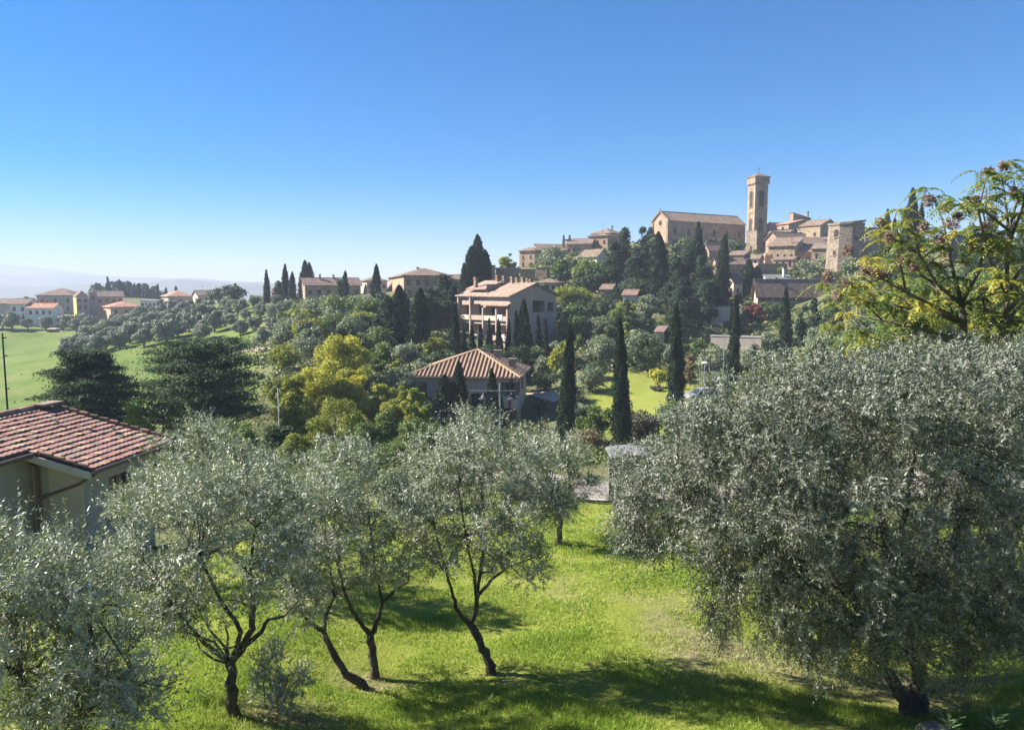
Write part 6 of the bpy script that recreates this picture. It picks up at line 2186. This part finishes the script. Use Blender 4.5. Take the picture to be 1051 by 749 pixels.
        ('dark', 560, 382, 30, 99, 'hedge', 'dark round topped hedge right of the villa', 'hedge', None, {'base': .02}),
        ('yellow', 570, 354, 18, 104, 'shrub', 'yellow green bush above the dark hedge right of the villa', SH, None, {}),
        ('grey', 558, 362, 22, 106, 'shrub', 'grey green bush between the hedge and the yellow green bush', SH, None, {}),
        ('green', 545, 352, 34, 112, 'shrub', 'green hedge like bush under the slim apartment cypresses', SH, None, {'base': .02}),
        ('lime', 583, 346, 28, 110, 'shrub', 'lime green bush right behind the leaning roadside cypress', SH, None, {}),
        ('dark', 553, 408, 20, 90, 'shrub', 'small dark bush at the right corner of the villa', SH, None, {'base': .02}),
        ('green', 611, 412, 42, 74, 'shrub', 'olive green bush between the two nearest roadside cypresses', SH, None, {'base': .02}),
        ('tan', 604, 436, 46, 60, 'shrub', 'dry tan bush below the olive green one', SH, None, {'base': .02}),
        ('mauve', 665, 416, 42, 70, 'shrub', 'brownish purple bush between the tallest and lawn end cypresses', SH, None, {'base': .02}),
        ('grey', 672, 446, 36, 52, 'shrub', 'grey bush just above the grey roofed shelter', SH, None, {'base': .02}),
        ('lime', 612, 462, 26, 46, 'shrub', 'lime green bush left of the grey roofed shelter', SH, None, {'base': .02}),
        ('grey', 640, 455, 30, 55, 'shrub', 'grey green bush behind the grey roofed shelter', SH, None, {'base': .02}),
        ('grey', 560, 436, 34, 64, 'shrub', 'grey green bush at the foot of the leaning roadside cypress', SH, None, {'base': .02}),
        ('dark', 700, 424, 40, 62, 'shrub', 'dark bush at the foot of the lawn end cypress', SH, None, {'base': .02}),
        ('grey', 720, 404, 40, 70, 'shrub', 'grey bush under the disc headed lamp', SH, None, {'base': .02}),
        # wooded slope left of the villa
        ('yellow', 352, 338, 72, 84, 'broadleaf_tree', 'big yellow tree on the slope between cedar and villa', TR, None, {}),
        ('yellow', 325, 360, 76, 72, 'broadleaf_tree', 'brightest yellow tree in front, right of the spreading cedar', TR, None, {}),
        ('yellow', 362, 366, 56, 74, 'broadleaf_tree', 'golden tree in front of the big yellow tree', TR, None, {}),
        ('lime', 305, 396, 50, 60, 'broadleaf_tree', 'lime green tree at the right foot of the spreading cedar', TR, None, {}),
        ('lime', 345, 402, 84, 58, 'broadleaf_tree', 'yellowish green tree below the golden tree', TR, None, {}),
        ('green', 372, 428, 50, 50, 'broadleaf_tree', 'dark olive coloured tree behind the near olive crowns', TR, None, {}),
        ('lime', 296, 372, 48, 68, 'broadleaf_tree', 'yellow green tree touching the left side of the brightest yellow tree', TR, None, {}),
        ('yellow', 388, 384, 42, 73, 'broadleaf_tree', 'small yellow tree between the golden tree and the villa', TR, None, {}),
        ('lime', 408, 386, 46, 70, 'broadleaf_tree', 'lime green tree left of the villa corner', TR, None, {}),
        ('lime', 427, 388, 42, 66, 'broadleaf_tree', 'pale green tree covering the left end of the villa', TR, None, {}),
        ('green', 430, 420, 50, 52, 'broadleaf_tree', 'green bushy tree below the villa behind near olives', TR, None, {}),
        ('green', 395, 410, 44, 60, 'broadleaf_tree', 'green tree between the yellowish green and pale green trees', TR, None, {}),
        ('grey', 432, 366, 26, 92, 'shrub', 'grey green bush under the pale thin pole', SH, None, {}),
        ('lime', 448, 345, 28, 112, 'shrub', 'lime green bush on the pale path left of the apartment house', SH, None, {}),
        ('dark', 455, 358, 34, 104, 'shrub', 'dark hedge bush behind the villa roof', SH, None, {}),
        ('dark', 500, 352, 40, 106, 'shrub', 'dark hedge bush behind the villa roof tip', SH, None, {}),
        ('dark', 522, 352, 34, 108, 'shrub', 'dark bush behind the right slope of the villa roof', SH, None, {}),
        ('grey', 528, 362, 18, 100, 'shrub', 'pale grey bush beside the villa chimneys', SH, None, {}),
        ('grey', 330, 306, 44, 158, 'broadleaf_tree', 'greyish green tree in front of the long stone skyline house', TR, None, {}),
        ('lime', 308, 312, 36, 150, 'broadleaf_tree', 'yellow green tree at the top left of the wooded slope', TR, None, {}),
        ('green', 352, 303, 48, 152, 'broadleaf_tree', 'mid green tree below the right half of the long skyline house', TR, None, {}),
        ('grey', 300, 328, 44, 130, 'broadleaf_tree', 'grey green tree on the left edge of the wooded slope', TR, None, {}),
        ('green', 335, 322, 52, 128, 'broadleaf_tree', 'green tree in the middle of the wooded slope', TR, None, {}),
        ('lime', 372, 318, 44, 130, 'broadleaf_tree', 'pale yellow green tree left of the dark pine clump', TR, None, {}),
        ('grey', 318, 344, 48, 108, 'broadleaf_tree', 'hazy green tree behind the brightest yellow tree', TR, None, {}),
        ('green', 372, 340, 44, 104, 'broadleaf_tree', 'green tree left of the low dark conifer', TR, None, {}),
        ('lime', 290, 352, 40, 100, 'broadleaf_tree', 'yellowish tree at the lower left of the wooded slope', TR, None, {}),
        ('lime', 283, 384, 34, 80, 'broadleaf_tree', 'yellow green tree just behind the spreading cedar end', TR, None, {}),
        ('grey', 376, 303, 28, 165, 'broadleaf_tree', 'grey green tree at the foot of the slender lone cypress', TR, None, {}),
        ('green', 400, 306, 26, 160, 'shrub', 'green bush under the sunlit wall of the square skyline house', SH, None, {}),
        # left
        ('cedar', 206, 352, 152, 62, 'cedar_tree', 'big spreading dark cedar with level tiers behind the tiled roof', 'cedar', None, {}),
        ('cedar', 88, 360, 100, 58, 'cedar_tree', 'smaller cedar left of the big spreading one behind the tiled roof', 'cedar', None, {}),
        ('cedar', 284, 438, 44, 50, 'cedar_tree', 'low flat cedar beside the slender pale pole', 'cedar', None, {}),
        ('yellow', 140, 402, 40, 56, 'shrub', 'yellow bush showing under the cedars behind the tiled roof', SH, None, {'base': .02}),
        ('lime', 178, 415, 44, 57, 'shrub', 'lime green bush under the big spreading cedar', SH, None, {'base': .02}),
        ('green', 240, 425, 56, 46, 'broadleaf_tree', 'green tree under the right side of the big spreading cedar', TR, None, {}),
        ('dark', 170, 440, 50, 40, 'broadleaf_tree', 'dark tree between the tiled roof and the near olives', TR, None, {}),
        ('lime', 300, 440, 44, 44, 'broadleaf_tree', 'lime green tree behind the near olive tops, under the low cedar', TR, None, {}),
        ('green', 345, 452, 50, 40, 'broadleaf_tree', 'shadowy green tree directly behind the near olive tops', TR, None, {}),
        ('grey', 400, 478, 60, 26, 'shrub', 'low grey bush by the road behind the vee forked olive', SH, None, {'base': .02}),
        ('green', 455, 490, 60, 25, 'shrub', 'low green bush by the road behind the leaning lawn olive', SH, None, {'base': .02}),
        ('grey', 530, 484, 50, 26.5, 'shrub', 'low grey bush by the road left of the small lawn olive', SH, None, {'base': .02}),
        ('green', 345, 486, 60, 25, 'shrub', 'low green bush by the road behind the curved thin olive', SH, None, {'base': .02}),
        ('dark', 622, 302, 16, 160, 'broadleaf_tree', 'dark tree hiding the foot of the upper tan house between the pines', TR, None, {}),
        ('pine', 632, 292, 18, 158, 'pine_tree', 'dark pine between the two houses glimpsed among the pines', 'pine', None, {}),
        ('pine', 655, 296, 20, 156, 'pine_tree', 'dark pine hiding the right end of the glimpsed cream house', 'pine', None, {}),
        ('green', 644, 316, 26, 150, 'broadleaf_tree', 'green tree in front of the glimpsed cream house', TR, None, {}),
        ('dark', 682, 336, 16, 128, 'broadleaf_tree', 'dark tree hiding half of the small pale house corner', TR, None, {}),
        ('dark', 588, 394, 34, 92, 'shrub', 'dark round bush left of the bright lawn below the silvery one', SH, None, {'base': .02}),
        ('grey', 590, 406, 40, 82, 'shrub', 'grey round bush right of the leaning roadside cypress', SH, None, {'base': .02}),
        ('dark', 640, 412, 40, 74, 'shrub', 'dark bush behind the tallest roadside cypress', SH, None, {'base': .02}),
        ('green', 690, 412, 36, 76, 'shrub', 'green bush behind the lawn end cypress', SH, None, {'base': .02}),
        ('grey', 735, 380, 40, 92, 'shrub', 'grey olive like bush right of the disc headed lamp', SH, None, {'base': .02}),
        ('dark', 102, 545, 30, 18.5, 'shrub', 'dark shrub growing against the tiled house wall', SH, None, {'base': .02}),
    ]:
        kind, px, top, w, d, name, lab, cat, grp, opt = row
        tree(kind, px, top, w, d, name, lab, cat, grp, **opt)

    # the many look-alike trees between them
    def fill(n, p0, p1, d0, d1, kinds, h0, h1, label, group, asp=(.75, 1.2)):
        done, tries = [], 0
        while len(done) < n and tries < n * 30:
            tries += 1
            px = RS.uniform(p0, p1)
            d = math.sqrt(RS.uniform(d0 ** 2, d1 ** 2))
            x = X(px, d)
            h = RS.uniform(h0, h1)
            w = h * RS.uniform(*asp)
            if any(math.hypot(x - a, d - b) < c + w * .5 for a, b, c in HOUSES) or any(math.hypot(x - a, d - b) < w * .6 for a, b in done):
                continue
            done.append((x, d))
            g = ground(x, d) + h
            top = CY - F * ((g * cp + d * sp) / (d * cp - g * sp))
            tree(kinds[RS.randint(len(kinds))], px, top, w * F / d, d, 'broadleaf_tree', label, 'tree', group)
    fill(30, 286, 398, 92, 170, ['green', 'lime', 'grey', 'grey', 'dark'], 3.0, 6.0, 'leafy tree in the mixed wood on the slope below the long skyline house', 'mixed wood below the long skyline house')
    fill(44, 560, 668, 126, 192, ['green', 'dark', 'dark', 'grey', 'pine'], 3.0, 5.5, 'leafy tree in the dense wood climbing from the apartment house to the skyline houses', 'wood above the apartment house')
    fill(36, 664, 760, 150, 238, ['dark', 'pine', 'pine', 'green'], 3.5, 6.5, 'dark tree in the dense stand on the slope under the church', 'dark stand under the church')
    fill(34, 745, 880, 122, 190, ['grey', 'dark', 'green', 'dark'], 1.8, 3.6, 'low leafy tree on the slope between the town and the roadside cypresses', 'low trees under the town')
    fill(34, 872, 1070, 58, 140, ['green', 'lime', 'dark', 'green'], 3.5, 6.0, 'leafy tree in the thicket behind the feathery trees', 'thicket behind the feathery trees')
    fill(26, 545, 770, 109, 136, ['green', 'dark', 'grey', 'lime'], 1.8, 3.6, 'low tree between the bright lawn and the wooded town slope', 'low trees behind the bright lawn')
    fill(12, 384, 440, 74, 110, ['lime', 'green', 'grey'], 2.0, 4.0, 'low tree on the slope just left of the villa', 'low trees left of the villa')
    fill(16, 280, 450, 36, 58, ['green', 'lime', 'grey'], 1.6, 2.6, 'low tree in the hollow behind the near olives', 'low trees in the hollow')
    fill(14, 800, 850, 196, 240, ['green', 'dark'], 1.5, 2.6, 'small garden tree between the stone houses of the town', 'garden trees in the town')

    # the small row of slim cypresses before the balconies
    for px, top, w in ((476, 335, 7), (484.5, 333, 8), (492.5, 334, 7), (502, 326, 9), (512.5, 327, 9), (521.5, 327, 8)):
        tree('cypress', px, top, w, 112 + RS.uniform(-1, 1), 'cypress_tree', 'small slim cypress in the row before the apartment balconies, neither end of it', CY_, 'cypress row before the apartment balconies')

    # olive trees of the far grove: four made, the rest copies
    protos = []

    def grove(px, py, wpx, label, group):
        d = hit(px, py, 60, 420)
        if d is None:
            return
        W = 1.3 * wpx * d / F
        x = X(px, d)
        if len(protos) < 5:
            root = thing('olive_tree', label, 'olive tree', (x, d, ground(x, d) - .05), 0, group)
            n = 2600
            q, t, C, Rr = crown_lobes(5.0, 4.3, .30, n, 18, 'round', .06)
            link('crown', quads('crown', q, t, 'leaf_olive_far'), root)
            tr = MB()
            tr.tube([(0, 0, -.3), (.1, 0, .7), (0, .1, 1.8)], [.24, .18, .10], 7)
            for c in C[:5]:
                tr.tube([(0, .05, 1.0), tuple(c * np.array([.5, .5, .6])), tuple(c)], [.10, .07, .02], 5, cap=False)
            tr.build('trunk', 'bark_olive', root, smooth=True)
            root.scale = (W / 5, W / 5, W / 5)
            protos.append(root)
        else:
            s = W / 5 * RS.uniform(.9, 1.12)
            copy_tree(protos[RS.randint(5)], x, d, (s, s, s * RS.uniform(.88, 1.08)), RS.rand() * 6.28, label, group)

    gl = 'grey green olive tree in the diagonal rows of the grove above the left field'
    for (a, b), (c, dd), n, s0, s1 in (((64, 368), (126, 331), 9, 17, 11), ((78, 366), (152, 323), 10, 19, 11), ((98, 364), (176, 321), 10, 20, 12), ((122, 358), (196, 324), 8, 21, 14),
                                      ((146, 355), (216, 322), 7, 20, 14), ((170, 352), (232, 322), 6, 20, 14), ((208, 349), (246, 324), 4, 18, 14)):
        for i in range(n):
            t = i / (n - 1)
            grove(a + (c - a) * t + RS.uniform(-2, 2), b + (dd - b) * t + RS.uniform(-1, 1), s0 + (s1 - s0) * t + RS.uniform(-1.5, 2.5), gl, 'olive grove rows')
    gl = 'olive tree in the line between the left field and the white village houses'
    for px in (-8, 2, 12, 28, 47, 64, 78, 92):
        grove(px, 339 + RS.uniform(-1, 1), 13 + RS.uniform(-1, 3), gl, 'olives lining the left field')
    gl = 'grey olive tree scattered on the rough slope between grove and skyline cypresses'
    for px, py, w in ((246, 344, 16), (262, 338, 15), (252, 330, 13), (268, 326, 13), (282, 330, 15), (292, 322, 14), (278, 344, 17), (238, 334, 13), (262, 316, 12), (284, 314, 12), (250, 318, 11), (300, 338, 16), (270, 356, 16), (290, 360, 18)):
        grove(px, py, w, gl, 'olives on the rough slope')

    # conifers of the far wood
    wp = []
    lab = 'blue green conifer in the far wood behind the peach village house'
    for i in range(46):
        px = RS.uniform(99, 170)
        d = RS.uniform(410, 470)
        top = 287 + abs(px - 128) * .10 + max(0, px - 150) * .35 + RS.uniform(0, 7)
        x = X(px, d)
        H = P(px, top, d).z - ground(x, d)
        if len(wp) < 4:
            tree('pine', px, top, 10 + 3 * RS.rand(), d, 'wood_conifer', lab, 'conifer', 'far wood behind the village')
            o = [q for q in bpy.data.objects if q.name.startswith('wood_conifer')][-1]
            wp.append((o, H))
        else:
            o, h0 = wp[RS.randint(4)]
            copy_tree(o, x, d, (H / h0 * .95, H / h0 * .95, H / h0), RS.rand() * 6.28, lab, 'far wood behind the village')
    for px, top, w, lab2 in ((113.5, 284, 4, 'tallest thin cypress standing at the left of the far wood'), (126, 287, 4.5, 'thin cypress before the middle of the far wood'), (153, 293, 3, 'thin cypress at the right of the far wood'),
                             (182, 294, 4, 'tiny dark cypress behind the clean red roof'), (172, 296, 3.5, 'tiny cypress left of the one behind the clean red roof'), (163, 292, 3.5, 'thin cypress at the right end of the far wood')):
        tree('cypress', px, top, w, 400, 'cypress_tree', lab2, 'cypress')
    for px, top, w, d, kind, lab2 in ((30, 303, 16, 330, 'green', 'green tree behind the left corner of the biggest pale village house'), (47, 304, 13, 306, 'red', 'reddish brown tree before the biggest pale village house'),
                                      (168, 304, 12, 298, 'dark', 'dark bush left of the clean red roofed house'), (204, 304, 7, 280, 'lime', 'lime green bush before the cream village house'), (215, 303, 14, 270, 'dark', 'dark bush right of the lime green village bush'),
                                      (84, 322, 20, 288, 'grey', 'grey bush before the house with the yellow wall'), (140, 318, 14, 285, 'grey', 'grey bush right of the low red roofed house'), (60, 322, 14, 286, 'grey', 'grey bush right of the white house pair')):
        tree(kind, px, top, w, d, 'village_tree', lab2, 'tree')


planting()
near_olives()
grass()
undergrowth()
_seeds = [(870, 257, 7, 8), (849, 283, 6, 9), (898, 279, 8, 6), (1015, 176, 7, 6), (1030, 170, 7, 6), (929, 268, 7, 6), (953, 206, 6, 8), (971, 214, 7, 6), (977, 230, 9, 7), (868, 290, 9, 7), (904, 230, 7, 9),
          (983, 222, 7, 5), (888, 278, 7, 6), (906, 282, 7, 5), (860, 303, 6, 6), (938, 275, 6, 5), (912, 244, 6, 7), (997, 250, 5, 6), (1000, 205, 6, 5), (1010, 232, 6, 6), (948, 232, 6, 6), (965, 246, 5, 5), (1040, 196, 5, 6)]
ailanthus('tall feathery tree with drooping compound leaves and brown seed clusters above the huge olive',
          [[(990, 600, .12), (990, 420, .10), (989, 334, .07), (987, 312, .06)], [(987, 312, .05), (962, 292, .035), (944, 262, .025), (936, 226, .014)], [(987, 312, .05), (976, 270, .03), (968, 228, .02), (958, 202, .012)],
           [(989, 330, .045), (930, 300, .03), (905, 286, .02), (884, 292, .012)], [(989, 350, .04), (905, 328, .025), (866, 322, .012)], [(987, 312, .04), (1004, 280, .03), (1014, 240, .02), (1008, 214, .012)],
           [(944, 262, .022), (925, 246, .016), (916, 228, .01)], [(930, 300, .025), (922, 262, .018), (918, 244, .01)], [(962, 292, .03), (925, 272, .02), (902, 272, .01)], [(989, 334, .04), (960, 320, .03), (940, 318, .02), (900, 310, .01)],
           [(987, 312, .04), (1020, 300, .02), (1030, 290, .01)], [(990, 360, .04), (950, 345, .02), (915, 345, .01)], [(990, 370, .04), (1020, 350, .02), (1040, 330, .01)], [(905, 328, .02), (880, 305, .012), (858, 296, .008)],
           [(990, 345, .03), (970, 305, .02), (955, 285, .01)]],
          15.0, 120, .40, seeds=_seeds[:15] + _seeds[17:20])
ailanthus('taller feathery tree leaning out of the right edge, its leaves against the blue sky',
          [[(1036, 620, .10), (1034, 420, .065), (1033, 300, .04), (1035, 232, .028), (1028, 178, .012)], [(1033, 300, .05), (1014, 264, .03), (1004, 216, .02), (1012, 184, .01)], [(1035, 250, .04), (1050, 212, .025), (1056, 172, .012)],
           [(1033, 320, .05), (1062, 290, .03), (1085, 250, .02)], [(1033, 345, .04), (1012, 318, .025), (1004, 296, .012)], [(1035, 236, .03), (1004, 212, .02), (984, 204, .01)], [(1033, 300, .04), (1056, 262, .025), (1062, 230, .012)],
           [(1035, 240, .03), (1044, 205, .02), (1040, 182, .01)], [(1014, 264, .025), (998, 250, .016), (986, 238, .01)], [(1034, 370, .04), (1060, 345, .02), (1075, 330, .01)], [(1033, 330, .04), (1050, 310, .02), (1052, 290, .01)]],
          14.2, 100, .38, seeds=_seeds[15:17] + _seeds[20:])
ailanthus('low thicket of young feathery shoots filling the gap under the tall feathery trees',
          [[(960, 600, .05), (960, 420, .04), (958, 345, .02), (950, 322, .01)], [(958, 345, .02), (930, 330, .015), (905, 318, .008)], [(960, 360, .02), (985, 335, .015), (1000, 318, .008)], [(960, 380, .02), (1010, 350, .015), (1035, 330, .008)],
           [(960, 380, .02), (915, 355, .015), (880, 340, .008)], [(960, 400, .02), (1000, 372, .015), (1030, 352, .01), (1055, 318, .006)], [(958, 345, .02), (965, 318, .012), (975, 302, .006)], [(930, 330, .015), (915, 306, .01), (895, 300, .006)],
           [(960, 370, .02), (940, 345, .015), (925, 320, .008)], [(1010, 350, .015), (1020, 325, .01), (1015, 305, .006)]],
          17.0, 110, .42, dd=2.0, leaf_n=7)
